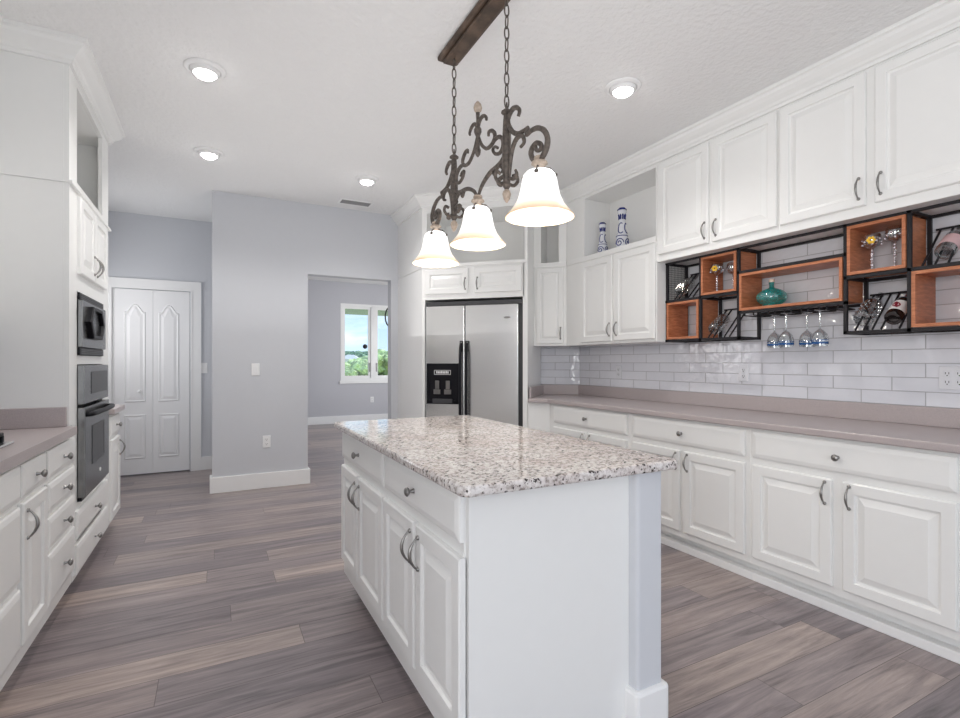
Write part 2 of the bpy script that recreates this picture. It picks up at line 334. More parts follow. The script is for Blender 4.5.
# ------------------------------------------------------------------ room shell
CE = 2.86; BY = 5.41; PY = 6.65; RX = 3.30; LX = -1.28; DY = 10.4
struct('floor', b1(-3.2, 5.2, -3.6, 10.6, -.12, 0), M['floor'])
struct('ceiling', b1(-3.2, 5.2, -3.6, 10.6, CE, CE + .12), M['ceil'])
struct('wall_right', b1(RX, RX + .12, -3.6, BY + .12, 0, CE), M['wall'])
bm = BM(); prism(bm, [(2.0, BY), (RX, 4.12), (RX, BY)], 0, CE); struct('wall_corner', bm, M['wall'])
bm = BM(); box(bm, -.024, .841, BY, BY + .12, 0, CE); box(bm, 1.722, RX, BY, BY + .12, 0, CE); box(bm, .841, 1.722, BY, BY + .12, 2.14, CE); struct('wall_back', bm, M['wall'])
struct('wall_left', b1(LX - .12, LX, 0.2, PY, 0, CE), M['wall'])
bm = BM(); box(bm, LX - .12, -1.02, PY, PY + .12, 0, CE); box(bm, -.255, .3, PY, PY + .12, 0, CE); box(bm, -1.02, -.255, PY, PY + .12, 2.09, CE); struct('wall_pantry', bm, M['wall'])
struct('wall_closet', b1(-1.3, .18, PY + .45, PY + .55, 0, CE), M['wall'])
struct('wall_hall', b1(.18, .30, BY + .12, PY, 0, CE), M['wall'])
WX0, WX1, WZ0, WZ1 = 2.25, 3.60, .86, 2.43
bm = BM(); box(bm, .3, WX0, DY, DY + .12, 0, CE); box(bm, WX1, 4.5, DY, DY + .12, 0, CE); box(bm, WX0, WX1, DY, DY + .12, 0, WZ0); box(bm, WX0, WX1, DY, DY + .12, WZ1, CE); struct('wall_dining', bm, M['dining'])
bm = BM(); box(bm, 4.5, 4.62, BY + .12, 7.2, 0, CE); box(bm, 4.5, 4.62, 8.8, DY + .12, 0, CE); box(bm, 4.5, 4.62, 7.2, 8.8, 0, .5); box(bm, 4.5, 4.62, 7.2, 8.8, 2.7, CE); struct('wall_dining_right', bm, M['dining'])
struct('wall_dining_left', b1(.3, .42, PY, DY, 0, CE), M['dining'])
# living area behind the camera
bm = BM(); box(bm, -3.2, -1.2, -3.52, -3.4, 0, CE); box(bm, 3.2, 3.42, -3.52, -3.4, 0, CE); box(bm, -1.2, 3.2, -3.52, -3.4, 2.6, CE); struct('wall_front', bm, M['wall'])
bm = BM(); box(bm, -3.12, -3.0, -3.4, -2.6, 0, CE); box(bm, -3.12, -3.0, -.6, .2, 0, CE); box(bm, -3.12, -3.0, -2.6, -.6, 2.6, CE); box(bm, -3.12, -3.0, -2.6, -.6, 0, .4); box(bm, -3.12, LX, .2, .32, 0, CE); struct('wall_living', bm, M['wall'])
# baseboards
BB = .15
bm = BM(); box(bm, -.045, .862, BY - .02, BY, 0, BB); box(bm, -.045, -.024, BY, BY + .14, 0, BB); box(bm, .841, .862, BY, BY + .12, 0, BB)
struct('baseboard_back', bm, M['trim'], bevel=.004)
struct('baseboard_pantry', b1(-.16, .18, PY - .018, PY, 0, BB), M['trim'], bevel=.004)
struct('baseboard_dining', b1(.42, 4.5, DY - .02, DY, 0, BB), M['trim'], bevel=.004)
# pantry door
d1 = D.objects.new('door_1', None); COL.objects.link(d1); d1.location = (-.96, PY, 0); d1['kind'] = 'structure'
bm = BM()
box(bm, -.12, -.02, -.022, 0, 0, 2.04); box(bm, .72, .82, -.022, 0, 0, 2.04); box(bm, -.12, .82, -.022, 0, 2.0402, 2.15)
box(bm, -.035, -.02, -.028, -.02, 0, 2.05); box(bm, .715, .73, -.028, -.02, 0, 2.05)
box(bm, -.06, -.001, .0, .05, 0, 2.04)
obj('door_casing', bm, M['trim'], d1)
for i, x0 in enumerate((0, .352)):
    bm = BM(); w = .350; box(bm, x0, x0 + w, .004, .036, .012, 2.035)
    rr = [(0, .004), (.010, -.006), (.020, -.002), (.028, -.001), (.055, -.008)]
    pa, pb = (x0 + .085, x0 + .285) if i == 0 else (x0 + .05, x0 + .25)
    panel(bm, pa, pb, .80, 1.79, rr, arch=.085, na=24)
    panel(bm, pa, pb, .18, .665, rr)
    lf = obj('door_leaf', bm, M['door'], d1, smooth=False)
    if i == 0:
        bm = BM(); lathe(bm, [(.006, 0), (.006, .018), (.016, .026), (.018, .034), (.012, .042), (.003, .044)], 16, (x0 + w - .12, .004, .92), '-y'); obj('door_knob', bm, M['plate'], lf, smooth=True)
# dining window: two casements
w1 = D.objects.new('window_1', None); COL.objects.link(w1); w1.location = (WX0, DY, WZ0); w1['kind'] = 'structure'
WW, WH = WX1 - WX0, WZ1 - WZ0
bm = BM()
box(bm, -.02, WW + .02, -.02, -.0002, -.06, -.0002); box(bm, 0, .045, -.005, .1, .05, WH - .05); box(bm, WW - .045, WW, -.005, .1, .05, WH - .05); box(bm, 0, WW, -.005, .1, WH - .05, WH); box(bm, 0, WW, -.005, .1, 0, .05)
box(bm, WW / 2 - .05, WW / 2 + .05, -.005, .1, .05, WH - .05)
obj('window_frame', bm, M['trim'], w1)
for i in range(2):
    a = .045 if i == 0 else WW / 2 + .05; z = WW / 2 - .05 if i == 0 else WW - .045
    bm = BM(); f = .05
    box(bm, a, a + f, .02, .06, .05, WH - .05); box(bm, z - f, z, .02, .06, .05, WH - .05); box(bm, a + f, z - f, .02, .06, .05, .05 + f); box(bm, a + f, z - f, .02, .06, WH - .05 - f, WH - .05)
    sh = obj('window_sash', bm, M['trim'], w1)
    obj('window_pane', b1(a + f, z - f, .036, .042, .05 + f, WH - .05 - f), M['pane'], sh)
    hx = z - .022 if i == 0 else a + .022
    bm = BM(); box(bm, hx - .012, hx + .012, .0, .02, .18, .36); obj('window_latch', bm, M['nickel'], sh, bevel=.004)
o = obj('suncatcher', BM(), M['dark']); bm = BM(); bm.from_mesh(o.data); D.objects.remove(o)
X, Z = onY(365.3, 346.5, DY); bm = BM(); lathe(bm, [(.006, 0), (.045, .004), (.048, .012), (.03, .024), (.008, .028)], 20, (0, 0, 0), '-y'); lathe(bm, [(.006, .0), (.006, .05)], 8, (0, 0, 0), '-y')
o = obj('hanger_disc', bm, M['dark'], smooth=True); o.location = (X, DY + .03, Z); o['label'] = 'small dark round disc stuck to the left window pane in far room'; o['category'] = 'window hanger'
X, Z = onY(390.5, 317, DY - .35); bm = BM(); tube(bm, [(.11 * math.cos(2 * PI * i / 28), 0, .2 * math.sin(2 * PI * i / 28)) for i in range(28)], .014, 8, True); tube(bm, [(0, 0, .2), (0, 0, CE - Z - .002)], .006, 6)
o = obj('hanging_ring', bm, M['dark'], smooth=True); o.location = (X, DY - .35, Z); o['label'] = 'dark oval ring hanging before the far window, cut by the doorway'; o['category'] = 'hanging ornament'

# outside: eave, ground, trees, a house
struct('eave', b1(-3, 8, DY + .13, DY + 2.7, 2.46, 2.60), M['soffit'])
struct('ground', b1(-400, 900, 14, 1500, -4.2, -4.0), M['lawn'])
rt = random.Random(11)
bm = BM(); bm2 = BM()
def clump(b_, px, dd, h, w):
    uc = (px - CX) / FPX * dd; cx, cy = c_ * uc + s_ * dd, c_ * dd - s_ * uc
    for i in range(7):
        a = rt.uniform(0, 2 * PI); q_ = rt.uniform(0, .42) * w; rad = rt.uniform(.17, .27) * w
        zz = min(rt.uniform(.2, .85) * h, h - rad * .5)
        g0 = bmesh.ops.create_icosphere(b_, subdivisions=3, radius=rad, matrix=Matrix.Translation((cx + q_ * math.cos(a), cy + q_ * math.sin(a), -4 + zz)) @ Matrix.Diagonal((1, 1, .75, 1)))
        for v in g0['verts']: v.co += Vector((rt.uniform(-1, 1), rt.uniform(-1, 1), rt.uniform(-1, 1))) * rad * .17
for px, dd, h, w in [(337, 175, 4.0, 10), (341, 165, 4.4, 10), (346, 160, 3.6, 9), (352, 185, 4.0, 10), (356, 165, 5.0, 10), (361, 170, 5.6, 11), (366, 200, 7.0, 12), (371, 180, 6.4, 11), (376, 170, 7.2, 12), (381, 190, 9.4, 12), (386, 175, 8.2, 12), (392, 200, 9.0, 13), (398, 180, 7.5, 12), (405, 185, 8, 12)]: clump(bm, px, dd, h, w)
for px in range(334, 420, 7): clump(bm2, px, 430 + rt.uniform(-25, 25), 10.5 + rt.uniform(-1, 2.5), 30)
o = obj('scrub_foliage', bm, M['foliage']); o['kind'] = 'stuff'; o['label'] = 'light green scrub growing outside the far window'; o['category'] = 'vegetation'
o = obj('woodland_foliage', bm2, M['foliage_far']); o['kind'] = 'stuff'; o['label'] = 'darker treeline along the horizon outside the far window'; o['category'] = 'vegetation'
dd = 330; uc = (350.5 - CX) / FPX * dd
h = thing('white_house', 'small white house among the trees seen through the far window', 'house', (c_ * uc + s_ * dd, c_ * dd - s_ * uc, -4), -TH)
obj('house_wall', b1(-4, 4, -3, 3, 0, 5.2), M['house'], h)
bm = BM(); v = [bm.verts.new(p) for p in ((-4.4, -3.4, 5.2), (4.4, -3.4, 5.2), (4.4, 3.4, 5.2), (-4.4, 3.4, 5.2), (-1.5, 0, 7.4), (1.5, 0, 7.4))]
for f in ((0, 1, 5, 4), (1, 2, 5), (2, 3, 4, 5), (3, 0, 4), (3, 2, 1, 0)): bm.faces.new([v[i] for i in f])
obj('roof', bm, M['roof'], h)
h.scale = (1.45, 1.45, 1.35)
for x in (-2.4, 0, 2.4): obj('house_window', b1(x - .5, x + .5, -3.05, -2.98, 2.2, 3.8), M['darkgrey'], h)

# ------------------------------------------------------------------ crown mouldings and tile
def crown(name, path):
    prof = [(0, 2.745), (.014, 2.745), (.016, 2.762), (.024, 2.768), (.030, 2.782), (.05, 2.80), (.068, 2.82), (.074, 2.836), (.086, 2.842), (.088, 2.8595), (0, 2.8595)]
    P = [Vector(p) for p in path]; bm = BM(); rings = []
    for i, p in enumerate(P):
        ns = []
        if i > 0: d = (p - P[i - 1]).normalized(); ns.append(Vector((d.y, -d.x)))
        if i < len(P) - 1: d = (P[i + 1] - p).normalized(); ns.append(Vector((d.y, -d.x)))
        if len(ns) == 2: mv = (ns[0] + ns[1]); mv = mv / (1 + ns[0].dot(ns[1]))
        else: mv = ns[0]
        rings.append([bm.verts.new((p.x + mv.x * o_, p.y + mv.y * o_, z)) for o_, z in prof])
    n = len(prof)
    for a, b in zip(rings, rings[1:]):
        for i in range(n): bm.faces.new((a[i], a[(i + 1) % n], b[(i + 1) % n], b[i]))
    bm.faces.new(rings[0]); bm.faces.new(rings[-1][::-1])
    return struct(name, bm, M['cab'])
EA = (1.80, 4.67); EB = (2.545, 3.925)
UA = (2.745, 4.125); UB = (2.97, 3.90)
crown('trim_1', [(1.80, BY - .001), EA, EB, UA, UB, (2.97, -.05)])
TX, TY0, TY1 = -.655, 3.24, 4.30
crown('trim_2', [(-.97, 2.3), (-.97, TY0), (TX, TY0), (TX, TY1), (LX + .001, TY1)])
def rotobj(o, loc, rz): o.location = loc; o.rotation_euler = (0, 0, rz); return o
# local frame: x to the right as seen from the room, y into the wall
o = struct('trim_3', b1(0, 4.13, 0, .009, 0, .99), M['tile']); rotobj(o, (RX - .0095, 4.10, 1.008), -PI / 2)
# tile joint phase
o = struct('trim_4', b1(0, .40, 0, .009, 0, .39), M['tile']); rotobj(o, (3.02 - .0068, 4.40 - .0068, 1.008), -PI / 4)

# ------------------------------------------------------------------ cabinet parts
CR = [(0, .02), (0, .005), (.005, 0), (.050, 0), (.054, .010), (.063, .0125), (.092, .002), (.094, .001)]
DR = [(0, .02), (0, .008), (.006, .004), (.024, 0)]
def knob(parent, x, z, y=-.02, m='nickel'):
    bm = BM(); lathe(bm, [(.009, 0), (.007, .006), (.005, .014), (.012, .019), (.0165, .024), (.0165, .028), (.011, .033), (.003, .035)], 16, (x, y, z), '-y')
    return obj('knob', bm, M[m], parent, smooth=True)
def pull(parent, x, z, L_=.105, y=-.02):
    bm = BM(); pts = []; rad = []
    for i in range(17):
        t_ = i / 16; zz = z + (t_ - .5) * L_; yy = y - .004 - .027 * math.sin(PI * t_) ** .75
        pts.append((x, yy, zz)); rad.append(.0036 + .0028 * math.sin(PI * t_) ** 2)
    tube(bm, pts, rad, 8)
    for sg in (-1, 1): lathe(bm, [(.0085, 0), (.0085, .003), (.006, .007), (.002, .008)], 12, (x, y, z + sg * L_ / 2), '-y')
    return obj('handle', bm, M['nickel'], parent, smooth=True)
def door(parent, x0, x1, z0, z1, hx=None, hz=None, thick=.02):
    """door front stands proud of the frame face (y = 0)"""
    bm = BM(); panel(bm, x0, x1, z0, z1, [(i, y - thick) for i, y in CR])
    d = obj('door', bm, M['cab'], parent)
    if hx is not None: pull(d, hx, hz, y=-thick)
    return d
def drawer(parent, x0, x1, z0, z1, kx=True):
    bm = BM(); panel(bm, x0, x1, z0, z1, [(i, y - .02) for i, y in DR])
    d = obj('drawer', bm, M['cab'], parent)
    if kx is not None:
        knob(d, (x0 + x1) / 2 if kx is True else kx, (z0 + z1) / 2)
    return d
def body(parent, bm, bevel=.0015): return obj('body', bm, M['cab'], parent, bevel=bevel, seg=1)

# right-hand base cabinets: face frame X = 2.688, fronts 2.668
BXF = 2.688; GB = 'white base cabinets along the right wall'
def rbase(yL, yR, label, dL, dR, knobx=True):
    w = yL - yR; r = thing('base_cabinet', label, 'cabinet', (BXF, yL, 0), -PI / 2, GB)
    bm = BM(); box(bm, 0, w, 0, .60, .10, .868); box(bm, 0, w, .070, .58, 0, .10)
    body(r, bm)
    bm = BM(); box(bm, 0, w, .016, .070, 0, .046); obj('toe_moulding', bm, M['trim'], r, bevel=.003)
    drawer(r, dL[0], dR[1], .705, .852)
    door(r, dL[0], dL[1], .143, .665, dL[1] - .03, .595); door(r, dR[0], dR[1], .143, .665, dR[0] + .03, .595)
    return r
def dd_(yL, a, b): return (yL - a, yL - b)
R1 = rbase(3.78, 2.765, 'white base cabinet at the far end of the right wall, next to the refrigerator', dd_(3.78, 3.70, 3.265), dd_(3.78, 3.235, 2.797))
R2 = rbase(2.765, 1.834, 'white base cabinet amid the right wall, left door behind the island corner', dd_(2.765, 2.735, 2.317), dd_(2.765, 2.285, 1.863))
R3 = rbase(1.834, .90, 'white base cabinet nearest at the right picture edge, both doors fully in view', dd_(1.834, 1.815, 1.401), dd_(1.834, 1.352, .928))
R4 = rbase(.90, -.03, 'white base cabinet beyond the right picture edge, next to the fully visible one', dd_(.90, .875, .45), dd_(.90, .42, .0))
# angled filler of the far cabinet, meeting the refrigerator surround
bm = BM(); vs_ = [(2.688, 3.78), (2.547, 3.921), (2.59, 3.964), (2.75, 3.83)]
prism(bm, [(-(y - 3.78), x - BXF) for x, y in vs_], .02, .868); obj('filler_panel', bm, M['cab'], R1)
# worktop
ct = thing('countertop', 'long mauve laminate worktop with upstand along the right wall', 'countertop', (0, 0, .87))
CFX = 2.648
front = [(CFX, -.05), (CFX, 3.758), (2.52, 3.886), (2.552, 3.918), (3.02, 4.386), (RX - .012, 4.118), (RX - .012, -.05)]
bm = BM(); prism(bm, front, 0, .038); obj('worktop', bm, M['laminate'], ct, bevel=.008, seg=3)
bm = BM(); box(bm, RX - .030, RX - .010, -.05, 4.105, .038, .137)
prism(bm, [(3.012 - .0, 4.390), (3.292, 4.110), (3.278, 4.096), (2.998, 4.376)], .038, .137)
prism(bm, [(2.565, 3.931), (3.02, 4.386), (3.034, 4.372), (2.579, 3.917)], .038, .137)
obj('upstand', bm, M['laminate'], ct, bevel=.004)

# right-hand wall cabinets: face X = 2.97
UXF = 2.97; GU = 'white wall cabinets along the right wall'
def carcass(bm, w, d, z0, z1, open_z=None, ox0=0, ox1=0, t=.018):
    """box with an optional open niche from open_z[0] to open_z[1] between ox0 and ox1"""
    if not open_z: box(bm, 0, w, 0, d, z0, z1); return
    a, b = open_z
    box(bm, 0, w, 0, d, z0, a); box(bm, 0, w, 0, d, b, z1); box(bm, 0, ox0, 0, d, a, b); box(bm, ox1, w, 0, d, a, b); box(bm, ox0, ox1, d - .02, d, a, b)
def rupper(yL, yR, label, dL, dR):
    w = yL - yR; r = thing('wall_cabinet', label, 'cabinet', (UXF, yL, 1.995), -PI / 2, GU)
    bm = BM(); box(bm, 0, w, 0, .32, .0, .76); body(r, bm)
    door(r, dL[0], dL[1], .05, .735, dL[1] - .028, .14); door(r, dR[0], dR[1], .05, .735, dR[0] + .028, .14)
    return r
rupper(2.785, 1.842, 'white two-door wall cabinet above the left half of the wine rack', dd_(2.785, 2.757, 2.322), dd_(2.785, 2.290, 1.853))
rupper(1.842, .885, 'white two-door wall cabinet above the right half of the wine rack', dd_(1.842, 1.832, 1.389), dd_(1.842, 1.347, .91))
rupper(.885, -.05, 'white two-door wall cabinet beyond the right picture edge', dd_(.885, .86, .43), dd_(.885, .40, -.02))
nc = thing('wall_cabinet', 'white wall cabinet with open niche holding two blue and white bottles', 'cabinet', (UXF, UB[1], 1.395), -PI / 2, GU)
w = UB[1] - 2.787
bm = BM(); carcass(bm, w, .32, 0, 1.36, (.80, 1.325), UB[1] - 3.64, UB[1] - 2.80); body(nc, bm)
box_ = BM(); box(box_, 0.02, w, -.012, 0, .755, .80); obj('niche_rail', box_, M['cab'], nc, bevel=.004)
door(nc, UB[1] - 3.672, UB[1] - 3.262, .022, .745, UB[1] - 3.262 - .028, .12); door(nc, UB[1] - 3.232, UB[1] - 2.792, .022, .745, UB[1] - 3.232 + .028, .12)
# narrow corner cabinet set at 45 degrees
cw = math.hypot(UB[0] - UA[0], UB[1] - UA[1])
cc = thing('corner_wall_cabinet', 'narrow angled white wall cabinet in the corner beside the refrigerator', 'cabinet', (UA[0], UA[1], 1.395), -PI / 4)
bm = BM(); carcass(bm, cw, .36, 0, 1.36, (.80, 1.325), .07, cw - .075); body(cc, bm)
bm = BM(); box(bm, 0, cw, -.012, 0, .755, .80); obj('niche_rail', bm, M['cab'], cc, bevel=.004)
bm = BM(); panel(bm, .03, cw - .03, .022, .745, [(0, 0), (0, -.016), (.004, -.02), (.04, -.02), (.045, -.011), (.05, -.010), (.07, -.018)])
dz = obj('door', bm, M['cab'], cc); pull(dz, cw - .055, .12)

# ------------------------------------------------------------------ refrigerator and its surround
EW = math.hypot(EB[0] - EA[0], EB[1] - EA[1])
en = thing('refrigerator_surround', 'tall white angled cabinet built around the stainless refrigerator', 'cabinet', (EA[0], EA[1], 0), -PI / 4)
r2 = math.sqrt(.5)
def loc45(x, y):  # world -> surround local
    dx, dy = x - EA[0], y - EA[1]; return (dx * r2 - dy * r2, dx * r2 + dy * r2)
bm = BM()
P = [loc45(1.80, 4.67), loc45(1.80, 5.408), loc45(1.83, 5.408), loc45(1.83, 4.70)]
prism(bm, P, 0, 2.155); prism(bm, P, 2.160, 2.80)
obj('left_panel', bm, M['cab'], en)
bm = BM(); box(bm, 0, .030, 0, .05, 0, 2.75); box(bm, EW - .045, EW, 0, .05, 0, 2.75)
box(bm, EW - .025, EW, .05, .655, 0, 2.75); box(bm, 0.005, .028, .05, .3, 0, 1.85); obj('side_frame', bm, M['cab'], en)
bm = BM(); carcass(bm, EW - .06, .52, 1.845, 2.76, (2.19, 2.69), .02, EW - .06 - .02)
for v in bm.verts: v.co.x += .03
obj('upper_box', bm, M['cab'], en)
bm = BM(); box(bm, 0, EW, -.014, 0, 2.155, 2.185); obj('niche_rail', bm, M['cab'], en, bevel=.004)
mid = EW / 2 - .0
door(en, .038, mid - .045, 1.895, 2.135, mid - .073, 1.985); door(en, mid + .02, EW - .055, 1.895, 2.135, mid + .048, 1.985)
fr = thing('refrigerator', 'stainless side by side refrigerator with black ice dispenser and handles', 'refrigerator', (EA[0] + .036 * r2, EA[1] - .036 * r2, 0), -PI / 4)
FW = EW - .036 - .05
obj('body', b1(.0, FW, .05, .64, .02, 1.80), M['darkgrey'], fr)
obj('top_grille', b1(.004, FW - .004, .012, .06, 1.783, 1.822), M['darkgrey'], fr)
obj('kick_grille', b1(.01, FW - .01, .03, .06, .02, .11), M['black'], fr)
fx = FW * .425
bm = BM(); box(bm, .006, fx - .004, -.014, .05, .12, 1.778); fd = obj('freezer_door', bm, M['steel'], fr, bevel=.008, seg=3)
bm = BM(); box(bm, fx + .004, FW - .035, -.014, .05, .12, 1.778); rd = obj('fridge_door', bm, M['steel'], fr, bevel=.008, seg=3)
for hx, p in ((fx - .03, fd), (fx + .03, rd)):
    bm = BM(); tube(bm, smooth_path([(hx, -.02, .60), (hx, -.055, .66), (hx, -.062, .95), (hx, -.055, 1.34), (hx, -.02, 1.42)], 6), .0145, 10)
    box(bm, hx - .016, hx + .016, -.03, -.014, 1.34, 1.44); box(bm, hx - .016, hx + .016, -.03, -.014, .58, .68)
    hd = obj('handle', bm, M['black'], p, smooth=True)
    for ry, rz_ in ((-.03, 1.425), (-.066, 1.31)):
        bm = BM(); lathe(bm, [(.006, 0), (.006, .003)], 10, (hx, ry, rz_), '-y'); obj('rivet', bm, M['plate'], hd)
# dispenser in the freezer door
dx0, dx1, dz0, dz1 = .022, fx - .058, .835, 1.226
bm = BM(); box(bm, dx0, dx1, -.024, -.013, 1.075, dz1); box(bm, dx0, dx0 + .03, -.024, -.013, dz0, 1.075); box(bm, dx1 - .03, dx1, -.024, -.013, dz0, 1.075); box(bm, dx0, dx1, -.024, -.013, dz0, dz0 + .035)
box(bm, dx0 + .03, dx1 - .03, -.0155, -.013, dz0 + .03, 1.075)
di = obj('ice_dispenser', bm, M['black'], fd, bevel=.003)
mc = (dx0 + dx1) / 2
for q in (-.055, .055):
    bm = BM(); prism(bm, [(mc + q - .02, -.03), (mc + q + .02, -.03), (mc + q + .02, -.016), (mc + q - .02, -.016)], .98, 1.06); prism(bm, [(mc + q - .034, -.036), (mc + q + .034, -.036), (mc + q + .034, -.016), (mc + q - .034, -.016)], .93, .975)
    obj('paddle', bm, M['nickel'], di, bevel=.003)
obj('drip_tray', b1(mc - .1, mc + .1, -.034, -.015, .845, .885), M['darkgrey'], di, bevel=.003)
bm = BM()
for a in (( -.085, .085, 1.158, 1.162), (-.085, .085, 1.118, 1.122), (-.085, -.081, 1.118, 1.162), (.081, .085, 1.118, 1.162)): box(bm, mc + a[0], mc + a[1], -.0255, -.024, a[2], a[3])
for i in range(8): box(bm, mc - .064 + i * .0165, mc - .052 + i * .0165, -.0255, -.024, 1.129, 1.151 if i % 3 else 1.154)
obj('dispenser_lettering', bm, M['plate'], di)
bm = BM(); lathe(bm, [(.03, 0), (.03, .003), (.026, .004)], 20, (0, 0, 0), '-y')
for v in bm.verts: v.co = Vector((v.co.x * 1.1 + FW - .14, v.co.y - .014, v.co.z * .32 + 1.655))
obj('badge', bm, M['nickel'], rd)

# ------------------------------------------------------------------ island
IF = .622; IY0, IY1 = 1.268, 2.785; IXR = 1.245
isl = thing('kitchen_island', 'white kitchen island base with doors, drawers and a corner post', 'kitchen island', (IF, IY1, 0), -PI / 2)
iw = IY1 - IY0; idp = IXR - IF
bm = BM(); box(bm, 0, iw - .02, 0, idp, .10, .88); box(bm, 0, iw - .02, .078, idp, 0, .10); body(isl, bm)
bm = BM(); box(bm, iw - .02, iw, 0.006, idp, 0, .88); obj('end_panel', bm, M['cab'], isl)
def iy(y): return IY1 - y
drawer(isl, iy(2.762), iy(2.016), .732, .868); drawer(isl, iy(1.992), iy(1.285), .732, .868)
door(isl, iy(2.765), iy(2.435), .185, .690, iy(2.435) - .03, .60); door(isl, iy(2.412), iy(2.018), .185, .690, iy(2.412) + .03, .60)
door(isl, iy(2.0), iy(1.648), .185, .690, iy(1.648) - .03, .60); door(isl, iy(1.628), iy(1.278), .185, .690, iy(1.628) + .03, .60)
# post (local x = IY1 - Y, local y = X - IF)
px0, px1, py0, py1 = IY1 - 1.345, IY1 - 1.228, 1.222 - IF, 1.336 - IF
bm = BM(); box(bm, px0, px1, py0, py1, 0, .88); po = obj('post', bm, M['wall'], isl, bevel=.012, seg=3)
bm = BM(); box(bm, px0 - .016, px1 + .016, py0 - .016, py1 + .016, 0, .165); obj('post_base', bm, M['trim'], po, bevel=.012, seg=2)
it = thing('granite_worktop', 'polished beige granite worktop with dark specks on the island', 'countertop', (0, 0, .882))
bm = BM(); ch = .02
prism(bm, [(.571 + ch, 1.19), (1.385 - ch, 1.19), (1.385, 1.19 + ch), (1.385, 2.82 - ch), (1.385 - ch, 2.82), (.571 + ch, 2.82), (.571, 2.82 - ch), (.571, 1.19 + ch)], 0, .032)
obj('slab', bm, M['granite'], it, bevel=.009, seg=3)

# ------------------------------------------------------------------ left run
LF = -.657; GL = 'white base cabinets along the left wall'
def lbase(y0, y1, label, name='base_cabinet'):
    r = thing(name, label, 'cabinet', (LF, y0, 0), PI / 2, GL); w = y1 - y0
    bm = BM(); box(bm, 0, w, 0, .60, .10, .872); box(bm, 0, w, .066, .60, 0, .10); body(r, bm); return r
l1 = lbase(1.54, 2.474, 'white base cabinet with wide deep drawers at the left picture edge')
for z0, z1 in ((.722, .852), (.42, .70), (.165, .395)): drawer(l1, .015, .925, z0, z1)
l2 = lbase(2.474, 2.806, 'narrow white base cabinet with one drawer above a tall door, left run')
drawer(l2, .012, .318, .728, .852); door(l2, .012, .318, .172, .706, .05, .62)
l3 = lbase(2.806, 3.300, 'white base cabinet with a stack of four drawers beside the wall oven')
for z0, z1 in ((.730, .852), (.580, .708), (.420, .556), (.172, .395)): drawer(l3, .016, .485, z0, z1)
l4 = lbase(4.302, 4.71, 'small white base cabinet beyond the wall oven, near the pantry door')
drawer(l4, .03, .38, .718, .852); door(l4, .03, .38, .13, .690, .345, .60)
lc = thing('countertop', 'mauve laminate worktop on the left run, holding the cooktop', 'countertop', (0, 0, .874))
bm = BM(); box(bm, LX + .002, -.622, 1.2, TY0 - .002, 0, .040); box(bm, -.7, -.622, TY0 - .002, TY0 - .001, 0, .04); obj('worktop', bm, M['laminate'], lc, bevel=.008, seg=3)
bm = BM(); box(bm, LX + .002, -.662, TY0 - .022, TY0 - .002, .040, .14); box(bm, LX + .002, LX + .022, 1.2, TY0 - .022, .040, .14); obj('upstand', bm, M['laminate'], lc, bevel=.004)
fc = thing('countertop', 'short laminate worktop on the small cabinet past the wall oven', 'countertop', (0, 0, .874))
bm = BM(); box(bm, LX + .002, -.618, TY1 + .002, 4.745, 0, .040); obj('worktop', bm, M['laminate'], fc, bevel=.008, seg=3)
# cooktop
ck = thing('cooktop', 'black and steel cooktop cut off by the left picture edge', 'cooktop', (-1.2, 1.75, .9145))
bm = BM(); box(bm, 0, .49, 0, .91, 0, .010); obj('steel_pan', bm, M['steel'], ck, bevel=.004)
for (x, y) in ((.13, .2), (.13, .7), (.36, .2), (.36, .7), (.25, .45)):
    bm = BM(); lathe(bm, [(.05, .010), (.05, .02), (.035, .028), (.0, .03)], 18, (x, y, 0), cap=False); obj('burner', bm, M['black'], ck, smooth=True)
for y0 in (.03, .62):
    bm = BM()
    for x in (.03, .25, .455): box(bm, x - .008, x + .008, y0, y0 + .27, .034, .048)
    for y in (y0 + .008, y0 + .135, y0 + .262): box(bm, .03, .46, y - .008, y + .008, .034, .048)
    for x in (.03, .455):
        for y in (y0 + .008, y0 + .262): box(bm, x - .009, x + .009, y - .009, y + .009, .010, .036)
    obj('grate', bm, M['black'], ck, bevel=.003)
# tall oven cabinet (local x = Y - TY0, local y = -(X - TX))
TW = TY1 - TY0
tc_ = thing('oven_tower', 'tall white cabinet holding the microwave and wall oven, at left', 'cabinet', (TX, TY0, 0), PI / 2)
bm = BM(); dp = TX - LX - .002
box(bm, .062, TW, .022, dp, .10, .46); box(bm, .062, TW, .09, dp, 0, .10); box(bm, .062, .082, .022, dp, .46, .915); box(bm, 0, .02, .022, dp, .915, 2.148); box(bm, TW - .02, TW, .022, dp, .46, 2.148); box(bm, 0.02, TW - .02, .45, dp, .46, 2.148); box(bm, .02, TW - .02, .022, .45, 1.70, 2.15)
box(bm, .02, TW - .02, .022, .45, 1.232, 1.27); box(bm, .02, TW - .02, .022, .45, .46, .485)
carcass2 = (2.20, 2.70)
box(bm, 0, .018, .022, dp, 2.156, 2.75); box(bm, TW - .018, TW, .022, dp, 2.156, 2.75); box(bm, .018, TW - .018, .40, dp, 2.156, 2.75); box(bm, .018, TW - .018, .022, .4, 2.156, 2.2); box(bm, .018, TW - .018, .022, .4, 2.71, 2.75)
body(tc_, bm)
bm = BM()
box(bm, 0, .165, 0, .022, .915, 2.75); box(bm, .062, .165, 0, .022, .10, .915); box(bm, .852, TW, 0, .022, .10, 2.75)
for z0, z1 in ((.10, .12), (.455, .49), (1.228, 1.275), (1.62, 1.72), (2.13, 2.2), (2.71, 2.75)): box(bm, .165, .852, 0, .022, z0, z1)
obj('face_frame', bm, M['cab'], tc_)
